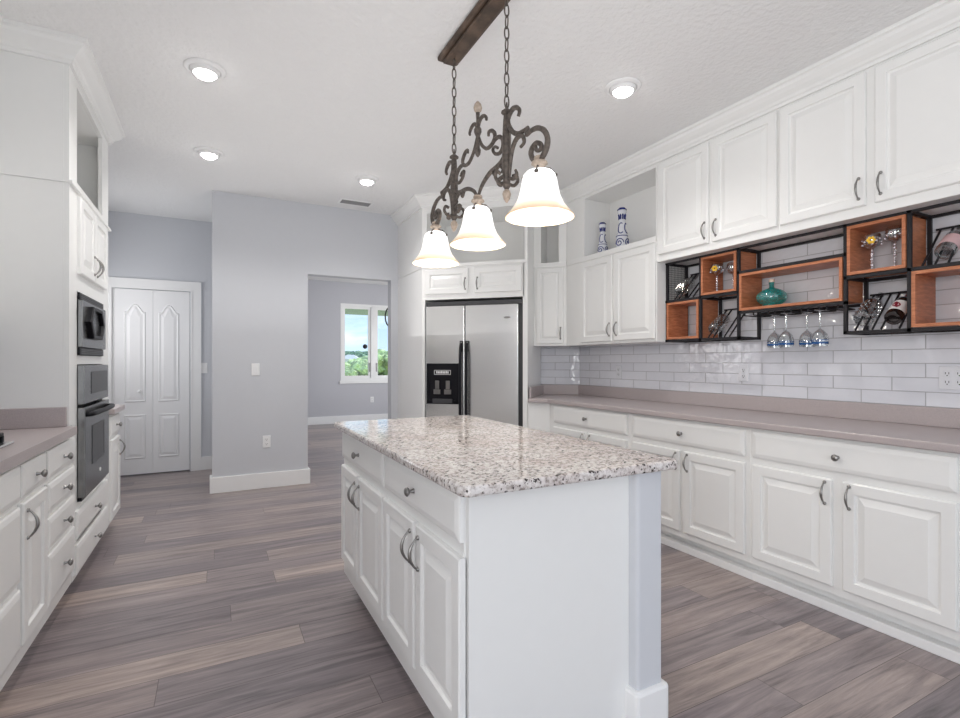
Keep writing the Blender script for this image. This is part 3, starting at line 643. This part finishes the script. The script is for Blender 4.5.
bm = BM(); box(bm, -.012, TW + .012, -.016, .0, 2.145, 2.16); box(bm, -.004, .0, 0, dp, 2.148, 2.156); obj('niche_rail', bm, M['cab'], tc_, bevel=.002)
tm = .53; door(tc_, .165, tm - .006, 1.715, 2.13, tm - .04, 1.81); door(tc_, tm + .006, .90, 1.715, 2.13, tm + .04, 1.81)
drawer(tc_, .09, .93, .305, .455); drawer(tc_, .09, .93, .125, .280)
mw = thing('microwave', 'built-in stainless microwave above the wall oven in the tall cabinet', 'microwave', (TX, TY0, 0), PI / 2)
bm = BM(); box(bm, .18, .80, .03, .40, 1.282, 1.612); obj('shell', bm, M['darkgrey'], mw)
bm = BM(); x0, x1 = .168, .815
box(bm, x0, x1, -.012, -.001, 1.578, 1.615); box(bm, x0, x1, -.012, -.001, 1.278, 1.318); mt_ = obj('trim_vent', bm, M['black'], mw, bevel=.002)
bm = BM()
for i in range(3): box(bm, x0 + .02, x1 - .02, -.0145, -.012, 1.584 + i * .010, 1.588 + i * .010)
for i in range(3): box(bm, x0 + .02, x1 - .02, -.0145, -.012, 1.285 + i * .010, 1.289 + i * .010)
obj('vent_slats', bm, M['darkgrey'], mt_)
bm = BM(); box(bm, x0, x1, -.024, -.001, 1.32, 1.576); md = obj('microwave_door', bm, M['ovensteel'], mw, bevel=.004)
hx, hz, hw, hh = .44, 1.462, .20, .090
def hexa(k): return [(hx - hw * k, hz), (hx - hw * .62 * k, hz - hh * k), (hx + hw * .62 * k, hz - hh * k), (hx + hw * k, hz), (hx + hw * .62 * k, hz + hh * k), (hx - hw * .62 * k, hz + hh * k)]
bm = BM(); rings = []
for kk, yy in ((1, -.024), (1, -.045), (.96, -.05), (.78, -.05), (.76, -.04), (.76, -.028)): rings.append([bm.verts.new((a, yy, b)) for a, b in hexa(kk)])
for a, b in zip(rings, rings[1:]):
    for i in range(6): bm.faces.new((a[i], a[(i + 1) % 6], b[(i + 1) % 6], b[i]))
obj('hex_frame', bm, M['black'], md)  # raised black hexagonal frame on the microwave door
bm = BM(); bm.faces.new([bm.verts.new((a, -.030, b)) for a, b in hexa(.77)]); g0 = bmesh.ops.extrude_face_region(bm, geom=bm.faces[:]); bmesh.ops.translate(bm, vec=(0, .004, 0), verts=[v for v in g0['geom'] if isinstance(v, bmesh.types.BMVert)]); obj('hex_centre', bm, M['ovensteel'], md)  # steel plate filling the hexagonal frame
ov = thing('wall_oven', 'built-in stainless wall oven with dark handle in the tall cabinet', 'oven', (TX, TY0, 0), PI / 2)
x0, x1 = .166, .852
obj('shell', b1(x0 + .01, x1 - .03, .025, .43, .49, 1.225), M['darkgrey'], ov)
obj('control_panel', b1(x0, x1, -.032, -.001, 1.012, 1.222), M['ovensteel'], ov, bevel=.003)
bm = BM(); box(bm, x0 + .17, x1 - .05, -.0345, -.032, 1.06, 1.185); obj('control_display', bm, M['darkgrey'], ov)
bm = BM(); box(bm, x0, x1, -.036, -.001, .51, .995); od = obj('oven_door', bm, M['ovensteel'], ov, bevel=.004)
bm = BM(); tube(bm, smooth_path([(x0 + .03, -.036, .955), (x0 + .05, -.062, .957), (x0 + .2, -.070, .957), (x1 - .2, -.070, .957), (x1 - .05, -.062, .957), (x1 - .03, -.036, .955)], 5), .014, 10); obj('handle', bm, M['black'], od, smooth=True)
bm = BM(); panel(bm, x0 + .17, x1 - .17, .66, .88, [(0, -.036), (0, -.0385), (.012, -.0385), (.014, -.037)]); obj('oven_window', bm, M['darkgrey'], od)
bm = BM(); lathe(bm, [(.02, 0), (.02, .003)], 20, (0, 0, 0), '-y')
for v in bm.verts: v.co = Vector((v.co.x + (x0 + x1) / 2 + .05, v.co.y - .036, v.co.z * .55 + .59))
obj('badge', bm, M['plate'], od)
obj('bottom_vent', b1(x0, x1, -.02, -.001, .49, .508), M['black'], ov)
# upper cabinets before the tower, only their crown reaches the picture
lu = thing('wall_cabinet', 'white wall cabinet left of the oven tower, only its crown moulding in view', 'cabinet', (-.97, 2.34, 1.40), PI / 2)
bm = BM(); box(bm, 0, .935, 0, .306, 0, 1.35); body(lu, bm)
door(lu, .03, .455, .03, 1.33, .42, .12); door(lu, .475, .91, .03, 1.33, .51, .12)

# ------------------------------------------------------------------ wine rack on the tile
K0, K1 = 3.06, RX - .012; ZB, ZM, ZT = 1.400, 1.700, 1.990
YP = [2.782, 2.473, 2.177, 1.536, 1.247, .945]
rk = thing('wine_rack', 'black steel wine rack with orange wood cubbies under the wall cabinets', 'wine rack', (K0, YP[0], ZB), -PI / 2)
q = .0085
lx = [YP[0] - y for y in YP]; dpt = K1 - K0; zm, zt = ZM - ZB, ZT - ZB
bm = BM()
def bar(a, b, r=q):
    lo = [min(a[i], b[i]) - r for i in range(3)]; hi = [max(a[i], b[i]) + r for i in range(3)]
    box(bm, lo[0], hi[0], lo[1], hi[1], lo[2], hi[2])
yb = dpt - q - .001; yf = q
for i, x in enumerate(lx):
    x = x + (q if i == 0 else (-q if i == 5 else 0))
    bar((x, yf, 0), (x, yf, zt)); bar((x, yb, 0), (x, yb, zt))
    for z in (0, zm, zt): bar((x, yf, z), (x, yb, z))
for i in range(5):
    for yy in (yf, yb):
        bar((lx[i], yy, zt), (lx[i + 1], yy, zt))
        if i != 2: bar((lx[i], yy, 0), (lx[i + 1], yy, 0)); bar((lx[i], yy, zm), (lx[i + 1], yy, zm))
for yy in (yf, yb): bar((lx[2], yy, .165), (lx[3], yy, .165)); bar((lx[2], yy, .430), (lx[3], yy, .430))
obj('frame', bm, M['dark'], rk)
def cubby(x0, x1, z0, z1):
    g, t_ = .012, .016; b_ = BM(); x0 += g; x1 -= g; z0 += g; z1 -= g; y0, y1 = -.006, dpt - .02
    box(b_, x0, x1, y0, y1, z0, z0 + t_); box(b_, x0, x1, y0, y1, z1 - t_, z1); box(b_, x0, x0 + t_, y0, y1, z0 + t_, z1 - t_); box(b_, x1 - t_, x1, y0, y1, z0 + t_, z1 - t_)
    return obj('cubby', b_, M['wood'], rk)
cubby(lx[0], lx[1], 0, zm); cubby(lx[1], lx[2], zm, zt); cubby(lx[2], lx[3], .165, .430); cubby(lx[3], lx[4], zm, zt); cubby(lx[4], lx[5], 0, zm)
# sloping bottle cradles
def cradle(xs, z0):
    b_ = BM()
    for x in xs: tube(b_, [(x, .012, z0 + .012), (x, dpt - .02, z0 + .215)], .0055, 6)
    tube(b_, [(min(xs) - .02, dpt - .02, z0 + .215), (max(xs) + .02, dpt - .02, z0 + .215)], .0055, 6)
    obj('bottle_cradle', b_, M['dark'], rk)
cradle((.075, .115, .20, .24), zm); cradle((lx[1] + .06, lx[1] + .10, lx[1] + .185, lx[1] + .225), 0)
cradle((lx[3] + .045, lx[3] + .085, lx[3] + .125, lx[3] + .165, lx[3] + .245), 0); cradle((lx[4] + .05, lx[4] + .10, lx[4] + .15, lx[4] + .20), zm)
# wire mesh end panel
b_ = BM()
for i in range(13):
    yy = .02 + i * (dpt - .04) / 12; box(b_, .008, .0095, yy - .001, yy + .001, zm + .01, zt - .01)
for i in range(17):
    zz = zm + .012 + i * (zt - zm - .024) / 16; box(b_, .0075, .009, .012, dpt - .02, zz - .001, zz + .001)
obj('mesh_panel', b_, M['dark'], rk)
# glass rails below the wide cubby
b_ = BM()
for i in range(6):
    x = lx[2] + .07 + i * .10
    tube(b_, smooth_path([(x - .03, .01, .142), (x - .03, dpt - .05, .142), (x, dpt - .03, .142), (x + .03, dpt - .05, .142), (x + .03, .01, .142)], 4), .004, 6)
    for sx in (-.03, .03): tube(b_, [(x + sx, .012, .142), (x + sx, .012, .165)], .004, 6)
obj('glass_rail', b_, M['dark'], rk)

# ------------------------------------------------------------------ bottles, goblets, glasses
def wine_bottle(label, y, z0, glassm, lab=None, motif=None, foil=None, r=.040, fac=.80, decor=False):
    t_ = math.radians(53)
    x0 = K0 + .012 + r * math.sin(PI / 2 - t_); 
    o = thing('wine_bottle', label, 'bottle', (x0, y, z0 + .020 + r * math.sin(t_) + .010), (0, t_, 0), 'bottles lying in the wine rack')
    k_ = fac
    b_ = BM(); lathe(b_, [(r * .55, .006), (r * .6, 0), (r * .92, .001), (r, .008), (r, .17 * k_), (r * .93, .19 * k_), (r * .6, .215 * k_), (.0145, .235 * k_), (.0135, .29 * k_), (.016, .292 * k_), (.016, .305 * k_)], 28); obj('bottle_glass', b_, glassm, o, smooth=True)
    if lab:
        b_ = BM(); lathe(b_, [(r + .0008, .045 * k_), (r + .0008, .145 * k_)], 28, cap=False); lb = obj('label', b_, lab, o, smooth=True)
        if motif:
            b_ = BM(); n_ = 9; a0 = PI
            vs2 = []
            for i in range(n_):
                t2 = i / (n_ - 1); zz = (.06 + .07 * t2) * k_; ww = .95 * math.sin(PI * t2) + .02; sh = .25 - .5 * t2
                vs2.append([b_.verts.new(((r + .0016) * math.cos(a0 + sh + s2 * ww), (r + .0016) * math.sin(a0 + sh + s2 * ww), zz)) for s2 in (-.5, 0, .5)])
            for a, b in zip(vs2, vs2[1:]):
                for j in range(2): b_.faces.new((a[j], a[j + 1], b[j + 1], b[j]))
            obj('leaf_print', b_, motif, lb)
    b_ = BM(); lathe(b_, [(.0165, .25 * k_), (.0155, .29 * k_), (.0175, .292 * k_), (.0175, .308 * k_), (.004, .310 * k_)], 18); obj('neck_foil', b_, foil or M['nickel'], o, smooth=True)
    if decor:
        b_ = BM()
        for i in range(7):
            for j in range(12):
                a = 2 * PI * (j + .5 * (i % 2)) / 12; zz = (.015 + .022 * i) * k_
                bmesh.ops.create_icosphere(b_, subdivisions=1, radius=.0062, matrix=Matrix.Translation((r * math.cos(a), r * math.sin(a), zz)))
        obj('cut_facets', b_, M['clear'], o)
    return o
wine_bottle('clear glass bottle lying in the top left cell of the wine rack', YP[0] - .095, ZM, M['clear'], foil=M['nickel'], decor=True)
wine_bottle('clear glass bottle lying below the leftmost goblet cubby', YP[1] - .08, ZB, M['clear'], foil=M['plate'], decor=True)
wine_bottle('cut crystal decanter bottle lying beside the dark wine bottle', YP[3] - .065, ZB, M['clear'], foil=M['clear'], r=.046, decor=True)
wine_bottle('dark wine bottle with white label and crimson leaf in the rack', YP[3] - .205, ZB, M['winedark'], M['paper'], M['crimson'], M['foil'])
wine_bottle('wine bottle with pale pink label at the right edge of the rack', YP[4] - .125, ZM, M['clear'], M['pink'], foil=M['nickel'])

def goblet(label, x, y, z, h=.19, flower=None):
    o = thing('jewelled_goblet', label, 'goblet', (x, y, z), 0, 'jewelled goblets in the rack cubbies')
    br_ = .042; b_ = BM()
    lathe(b_, [(.001, .003), (.030, .002), (.031, .0045), (.008, .009), (.005, .014), (.005, h - .085), (.010, h - .078), (.031, h - .066), (br_, h - .038), (.040, h - .012), (.034, h), (.0325, h), (.038, h - .012), (.040, h - .037), (.029, h - .062), (.002, h - .073)], 24, cap=False); obj('glass_bowl', b_, M['clear'], o, smooth=True)
    b_ = BM()
    for i in range(7): bmesh.ops.create_icosphere(b_, subdivisions=2, radius=.0085 if i % 2 else .0065, matrix=Matrix.Translation((0, 0, .018 + i * (h - .11) / 6)))
    obj('beaded_stem', b_, M['jewel'], o, smooth=True)
    b_ = BM()
    for i in range(14):
        a = 2 * PI * i / 14; zz = h - .045 + .016 * math.sin(i * 2.1)
        bmesh.ops.create_icosphere(b_, subdivisions=1, radius=.0072, matrix=Matrix.Translation((br_ * .99 * math.cos(a), br_ * .99 * math.sin(a), zz)))
    obj('jewels', b_, M['jewel'], o, smooth=True)
    if flower:
        b_ = BM(); a0 = PI + .35
        for i in range(6):
            a = 2 * PI * i / 6
            lc_ = Vector((br_ * math.cos(a0), br_ * math.sin(a0), h - .04)) + Vector((-math.sin(a0) * .013 * math.cos(a), math.cos(a0) * .013 * math.cos(a), .013 * math.sin(a))) + Vector((math.cos(a0), math.sin(a0), 0)) * .006
            bmesh.ops.create_icosphere(b_, subdivisions=2, radius=.0085, matrix=Matrix.Translation(lc_))
        obj('flower', b_, flower, o, smooth=True)
    return o
zc = ZM + .012 + .0165
goblet('jewelled goblet with yellow flower in the upper left wood cubby', K0 + .075, onX(717, 270, K0 + .075)[0], zc, .205, M['gold'])
goblet('silver jewelled goblet at the right inside of the upper left cubby', K0 + .15, onX(733, 270, K0 + .15)[0], zc, .205)
goblet('jewelled goblet with yellow flower in the upper right wood cubby', K0 + .075, onX(872, 240, K0 + .075)[0], zc, .20, M['gold'])
goblet('clear jewelled goblet, right of the flowered one in upper right cubby', K0 + .10, onX(895, 240, K0 + .10)[0], zc, .22)
# teal bottle
tb = thing('teal_bottle', 'round teal glass bottle with pale stopper in the wide wood cubby', 'bottle', (K0 + .11, YP[2] - .158, ZB + .165 + .0285))
b_ = BM(); pr = [(.028, 0), (.055, .006)] + [(.088 * math.cos(a), .062 + .056 * math.sin(a)) for a in [math.radians(d_) for d_ in range(-58, 66, 12)]] + [(.020, .121), (.0145, .126), (.0135, .150), (.0165, .152), (.0165, .157)]
lathe(b_, pr, 36); obj('bottle_glass', b_, M['teal'], tb, smooth=True)
b_ = BM(); lathe(b_, [(.0125, .15), (.0125, .158), (.0165, .159), (.0165, .178), (.004, .180)], 18); obj('stopper', b_, M['cork'], tb, smooth=True)
# hanging stemware: 2 front, 2 back
SG = [(786, .07, 'front left blue banded glass hanging upside down below the rack'), (820, .07, 'front right blue banded glass hanging upside down below the rack'), (774.5, .165, 'back left blue banded glass hanging upside down below the rack'), (807, .165, 'back right blue banded glass hanging upside down below the rack')]
for pxx, dp_, lab in SG:
    X = K0 + dp_; Y, _ = onX(pxx, 340, X)
    o = thing('stem_glass', lab, 'glass', (X, Y, 1.333), 0, 'blue banded glasses hanging under the rack')
    b_ = BM(); lathe(b_, [(.041, 0), (.0425, .03), (.042, .05), (.035, .072), (.020, .09), (.006, .100), (.004, .115), (.004, .200), (.010, .205), (.033, .2085), (.034, .211), (.002, .2115)], 28, cap=False)
    obj('glass_body', b_, M['clear'], o, smooth=True)
    b_ = BM(); lathe(b_, [(.0424, .012), (.0430, .026)], 28, cap=False); obj('blue_band', b_, M['blueband'], o, smooth=True)
    b_ = BM(); lathe(b_, [(.0430, .033), (.0432, .037)], 28, cap=False); obj('thin_band', b_, M['blueband'], o, smooth=True)
# two ceramic bottles in the niche
def ceramic(px, py, h, label, X=3.10):
    Y, _ = onX(px, py, X)
    o = thing('ceramic_bottle', label, 'bottle', (X, Y, 1.395 + .80), 0)
    k_ = h / .26; b_ = BM()
    lathe(b_, [(.034 * k_, 0), (.037 * k_, .006 * k_), (.036 * k_, .07 * k_), (.026 * k_, .12 * k_), (.022 * k_, .16 * k_), (.018 * k_, .19 * k_), (.013 * k_, .205 * k_), (.013 * k_, .212 * k_)], 28); bd = obj('bottle_body', b_, M['ceramic'], o, smooth=True)
    b_ = BM(); lathe(b_, [(.013 * k_, .212 * k_), (.022 * k_, .218 * k_), (.0275 * k_, .236 * k_), (.024 * k_, .252 * k_), (.012 * k_, .260 * k_), (.002, .261 * k_)], 24); st = obj('stopper', b_, M['ceramic'], o, smooth=True)
    prof = [(0, .036), (.07, .0375), (.12, .027), (.16, .023), (.19, .019), (.215, .0175), (.236, .0278), (.252, .025), (.262, .012)]
    def rad(z):
        for (a, ra), (b, rb) in zip(prof, prof[1:]):
            if a <= z <= b: return ra + (rb - ra) * (z - a) / (b - a)
        return .012
    def stroke(bm_, pts, r):
        tube(bm_, [((rad(z) + .0004) * k_ * math.cos(a), (rad(z) + .0004) * k_ * math.sin(a), z * k_) for a, z in pts], r * k_, 6)
    b_ = BM()
    for a0 in (PI + .35, .35 + PI / 3 * 1, -1.2):
        sp_ = [(a0 + .75 * (1 - i / 22) * math.cos(i * .52), .045 + .028 * (1 - i / 22) * math.sin(i * .52)) for i in range(20)]; stroke(b_, sp_, .0032)
        sp_ = [(a0 + .2 + .7 * math.cos(i * .4 + 1), .135 + .032 * math.sin(i * .4 + 1)) for i in range(12)]; stroke(b_, sp_, .0030)
    stroke(b_, [(2 * PI * i / 24, .012) for i in range(25)], .0035); stroke(b_, [(2 * PI * i / 24, .088) for i in range(25)], .0025)
    obj('blue_scrolls', b_, M['cobalt'], bd, smooth=True)
    b_ = BM()
    for i in range(9): stroke(b_, [(2 * PI * i / 9, .190), (2 * PI * i / 9 + .05, .205), (2 * PI * i / 9, .222)], .0045)
    stroke(b_, [(2 * PI * i / 24, .250) for i in range(25)], .004); stroke(b_, [(2 * PI * i / 24, .258) for i in range(25)], .004)
    obj('blue_cap', b_, M['cobalt'], st, smooth=True)
ceramic(602.5, 250, .30, 'smaller blue and white ceramic bottle, left one in the cabinet niche')
ceramic(622, 246, .365, 'taller blue and white ceramic bottle, right one in the cabinet niche')

# ------------------------------------------------------------------ plates on walls
def wallplate(name, label, cat, loc, rz, kind, mt=None, group=None):
    o = thing(name, label, cat, loc, rz, group)
    w_, h_ = (.074, .118) if kind != 'double' else (.118, .118)
    b_ = BM(); box(b_, -w_ / 2, w_ / 2, -.006, -.0005, -h_ / 2, h_ / 2); obj('cover_plate', b_, mt or M['plate'], o, bevel=.003)
    if kind == 'switch':
        b_ = BM(); box(b_, -.017, .017, -.009, -.006, -.034, .034); obj('rocker', b_, M['plate'], o, bevel=.002)
    else:
        for cx_ in ((0,) if kind == 'outlet' else (-.024, .024)):
            for cz in (-.022, .022):
                b_ = BM(); box(b_, cx_ - .015, cx_ + .015, -.008, -.006, cz - .016, cz + .016); f_ = obj('socket_face', b_, mt or M['plate'], o, bevel=.002)
                b_ = BM(); box(b_, cx_ - .008, cx_ - .0055, -.0088, -.008, cz - .004, cz + .007); box(b_, cx_ + .0055, cx_ + .008, -.0088, -.008, cz - .004, cz + .007); lathe(b_, [(.003, 0), (.003, .0008)], 8, (cx_, -.008, cz - .010), '-y'); obj('slots', b_, M['slot'], f_)
    return o
X, Z = onY(255.5, 369.5, BY); wallplate('light_switch', 'white light switch on the grey wall left of the dining doorway', 'light switch', (X, BY, Z), 0, 'switch')
X, Z = onY(266.5, 441.5, BY); wallplate('wall_outlet', 'white outlet low on the grey wall left of the dining doorway', 'outlet', (X, BY, Z), 0, 'outlet')
X, Z = onY(203.8, 368, PY); wallplate('light_switch', 'white light switch beside the pantry door casing', 'light switch', (X, PY, Z), 0, 'switch')
X, Z = onY(372, 399.5, DY); wallplate('wall_outlet', 'white outlet under the window of the far room', 'outlet', (X, DY, Z), 0, 'outlet')
TF = RX - .0095
Y, Z = onX(954, 378, TF); wallplate('wall_outlet', 'four-socket outlet on the tile near the right picture edge', 'outlet', (TF, Y, Z), -PI / 2, 'double', M['tileplate'])
Y, Z = onX(744, 373, TF); wallplate('wall_outlet', 'white outlet on the tile below the hanging glasses, mid wall', 'outlet', (TF, Y, Z), -PI / 2, 'outlet', M['tileplate'])
Y, Z = onX(619, 372, TF); wallplate('wall_outlet', 'white outlet on the tile below the niche cabinet, far left', 'outlet', (TF, Y, Z), -PI / 2, 'outlet', M['tileplate'])

# ------------------------------------------------------------------ ceiling lights and vent
CANS = [((205, 69), 'largest recessed ceiling light, at upper left', .10), ((209, 152), 'recessed ceiling light in the left row, nearer the pantry door', .10), ((367, 179), 'recessed ceiling light above the doorway, nearest the vent', .10), ((623, 87), 'recessed ceiling light right of the chandelier', .10)]
for (px, py), lab, r in CANS:
    X, Y = onZ(px, py, CE)
    o = thing('recessed_light', lab, 'ceiling light', (X, Y, CE), 0, 'recessed eyeball ceiling lights')
    b_ = BM(); lathe(b_, [(.078, 0), (.105, -.0002), (.105, -.005), (.098, -.011), (.082, -.014), (.076, -.008), (.075, 0)], 40, cap=False); obj('trim_ring', b_, M['trim'], o, smooth=True)
    b_ = BM(); lathe(b_, [(.076, -.002), (.074, -.016), (.066, -.026), (.058, -.030), (.056, -.024)], 40, cap=False); obj('eyeball', b_, M['trim'], o, smooth=True)
    b_ = BM(); lathe(b_, [(.057, -.018), (.056, -.030), (.045, -.042), (.025, -.050), (.002, -.052)], 32, cap=False); obj('bulb', b_, M['bulb'], o, smooth=True)
    l = D.lights.new('recessed_spot', 'SPOT'); l.energy = 36; l.spot_size = math.radians(140); l.spot_blend = .8; l.shadow_soft_size = .06; l.color = (1, .97, .94)
    lo = D.objects.new('recessed_spot', l); COL.objects.link(lo); lo.location = (X, Y, CE - .07)
X, Y = onZ(355.5, 202.5, CE)
o = thing('ceiling_vent', 'rectangular white ceiling vent with grey slats above the doorway', 'vent', (X, Y, CE), 0)
b_ = BM(); box(b_, -.17, .17, -.085, -.06, -.008, -.0003); box(b_, -.17, .17, .06, .085, -.008, -.0003); box(b_, -.17, -.145, -.06, .06, -.008, -.0003); box(b_, .145, .17, -.06, .06, -.008, -.0003); obj('vent_frame', b_, M['trim'], o, bevel=.002)
obj('vent_back', b1(-.145, .145, -.06, .06, -.002, -.0003), M['slot'], o)
for i in range(7):
    b_ = BM(); y = -.05 + i * .0165; box(b_, -.145, .145, y - .005, y + .005, -.008, -.004); obj('slat', b_, M['ventslat'], o)

# ------------------------------------------------------------------ chandelier over the island
HX = 1.10; CYC = 2.127
ch = thing('chandelier', 'wrought iron scroll chandelier with three frosted bell shades over the island', 'chandelier', (HX, CYC, CE))
def T4(px, py):
    Y, Z = onX(415 + px / 6.524, 90 + py / 6.524, HX); return (Y - CYC, Z - CE)
def pl(pts, mirror=False, off=0): return [Vector((off, (-1 if mirror else 1) * a, b)) for a, b in (T4(*p) for p in pts)]
b_ = BM(); box(b_, -.058, .058, -.36, .36, -.028, -.0005); cb_ = obj('ceiling_bar', b_, M['barwood'], ch, bevel=.010, seg=2)
b_ = BM(); box(b_, -.036, .036, -.335, .335, -.048, -.028); obj('bar_ledge', b_, M['barwood'], cb_, bevel=.008)
sy = onX(506.7, 100, HX)[0] - CYC; ztop = onX(506.7, 108, HX)[1] - CE; zbot = onX(506.7, 190, HX)[1] - CE
for sg in (1, -1):
    y = sy * sg; b_ = BM(); z = -.045; i = 0; L1 = .062
    while z - L1 > ztop - .01:
        pts = []
        for k2 in range(16):
            a = 2 * PI * k2 / 16; px_, pz_ = .0105 * math.cos(a), (.028 if True else 0) * math.sin(a) * 1.0
            pts.append((px_ if i % 2 else 0, y + (0 if i % 2 else px_), z - .031 + pz_))
        tube(b_, pts, .0032, 6, True); z -= .0485; i += 1
    tube(b_, [(0, y, z + .014), (0, y, ztop - .004)], .004, 6)
    obj('chain', b_, M['iron'], ch, smooth=True)
    b_ = BM(); h_ = ztop - zbot
    lathe(b_, [(.004, ztop), (.014, ztop - .008), (.024, ztop - .016), (.024, ztop - .022), (.013, ztop - .030), (.015, ztop - .05), (.019, ztop - h_ * .35), (.021, ztop - h_ * .7), (.015, zbot + .03), (.020, zbot + .02), (.012, zbot + .008), (.008, zbot)], 10, (0, y, 0)); st = obj('stem', b_, M['iron'], ch)
    b_ = BM(); lathe(b_, [(.008, zbot + .002), (.015, zbot - .006), (.019, zbot - .018), (.014, zbot - .038), (.005, zbot - .052), (.002, zbot - .055)], 16, (0, y, 0)); obj('finial', b_, M['beige'], st, smooth=True)
# centre stem
zt1 = T4(408, 150)[1]; zt0 = T4(408, 405)[1]
b_ = BM(); lathe(b_, [(.010, zt1), (.008, zt1 - .03), (.008, (zt1 + zt0) / 2 + .03), (.018, (zt1 + zt0) / 2 + .015), (.018, (zt1 + zt0) / 2), (.010, (zt1 + zt0) / 2 - .02), (.010, zt0 + .02), (.015, zt0 + .008), (.012, zt0 - .012), (.004, zt0 - .024)], 12); st = obj('stem', b_, M['iron'], ch, smooth=True)
b_ = BM(); lathe(b_, [(.008, zt1 - .002), (.017, zt1 + .008), (.021, zt1 + .022), (.016, zt1 + .040), (.006, zt1 + .052)], 16); obj('finial', b_, M['beige'], st, smooth=True)
ARMS = [
 ([(408, 275), (420, 320), (438, 362), (468, 382), (498, 360), (520, 325), (548, 305), (572, 322), (573, 370), (552, 412), (522, 415), (508, 390), (522, 370), (540, 378)], .0085),
 ([(505, 345), (520, 310), (518, 280), (500, 265), (482, 275), (480, 300)], .0085),
 ([(412, 265), (418, 220), (432, 182), (452, 168), (466, 182), (464, 200)], .008),
 ([(605, 210), (618, 160), (640, 122), (665, 115), (682, 135), (674, 172)], .0095),
 ([(605, 190), (615, 235), (640, 275), (675, 285), (710, 265), (738, 243)], .0095),
 ([(738, 243), (728, 292), (760, 264), (800, 248), (840, 262), (864, 310), (860, 370), (835, 430), (800, 462), (768, 448), (757, 410), (770, 370), (796, 345), (824, 358), (820, 388), (795, 394), (786, 372)], .0105),
 ([(615, 560), (625, 450), (640, 370), (665, 315), (700, 298), (712, 340), (690, 372)], .009),
 ([(612, 575), (645, 578), (664, 552), (656, 522)], .008),
 ([(594, 555), (560, 575), (543, 600), (560, 622), (578, 602)], .009),
 ([(588, 330), (582, 420), (562, 470), (530, 505), (490, 540), (455, 590), (430, 640), (415, 690), (409, 722)], .0095),
 ([(500, 520), (520, 555), (530, 530), (545, 498), (572, 512), (566, 540)], .007)]
for pts, r in ARMS:
    for mir in (False, True):
        P = smooth_path(pl(pts, mir), 5); n_ = len(P)
        rad_ = [r * (.75 + .35 * math.sin(PI * min(1, (i + 1) / n_ * 1.1))) for i in range(n_)]
        b_ = BM(); tube(b_, P, rad_, 8); obj('scroll', b_, M['iron'], ch, smooth=True)
# cross-wise curls on the two stems, so the ironwork has depth
for sg in (1, -1):
    for sx in (1, -1):
        P = smooth_path([Vector((sx * a, sy * sg, ztop - h_ * .92 + b)) for a, b in ((.01, .0), (.035, -.004), (.055, .018), (.048, .042), (.03, .036))], 5)
        b_ = BM(); tube(b_, P, .0075, 8); obj('scroll', b_, M['iron'], ch, smooth=True)
# lamps
ly = onX(539.5, 200, HX)[0] - CYC
for y, off in ((ly, 0), (0, 0), (-ly, 0)):
    zr = 1.793 - CE
    tp = zr + .178
    b_ = BM(); lathe(b_, [(.006, tp + .058), (.020, tp + .054), (.022, tp + .046), (.016, tp + .040), (.030, tp + .034), (.032, tp + .026), (.020, tp + .018), (.018, tp + .008)], 20, (0, y, 0)); cp = obj('lamp_cup', b_, M['beige'], ch, smooth=True)
    b_ = BM()
    for k2 in range(4):
        a = PI / 4 + k2 * PI / 2; cx_, sx_ = math.cos(a), math.sin(a)
        tube(b_, [(.018 * cx_, y + .018 * sx_, tp + .012), (.04 * cx_, y + .04 * sx_, tp + .006), (.057 * cx_, y + .057 * sx_, tp - .012)], .003, 6)
        bmesh.ops.create_icosphere(b_, subdivisions=2, radius=.009, matrix=Matrix.Translation((.0605 * cx_, y + .0605 * sx_, tp - .022)))
    obj('shade_holder', b_, M['iron'], cp, smooth=True)
    b_ = BM(); prof = [(.131, 0), (.126, .008), (.110, .026), (.092, .050), (.079, .080), (.072, .110), (.067, .140), (.062, .160), (.050, .173), (.020, .178)]
    pin = [(r_ - .005, z_ + .001) for r_, z_ in prof][::-1]
    lathe(b_, prof + pin, 40, (0, 0, 0), cap=False); sh = obj('lamp_shade', b_, M['shade'], ch, smooth=True); sh.location = (0, y, zr)
    b_ = BM(); lathe(b_, [(.013, .150), (.013, .125), (.026, .105), (.030, .085), (.022, .062), (.002, .055)], 20); bl = obj('bulb', b_, M['pendantbulb'], sh, smooth=True)
    l = D.lights.new('pendant_light', 'POINT'); l.energy = 5; l.shadow_soft_size = .05; l.color = (1, .93, .82)
    lo = D.objects.new('pendant_light', l); COL.objects.link(lo); lo.location = (HX, CYC + y, 1.793 - .05)
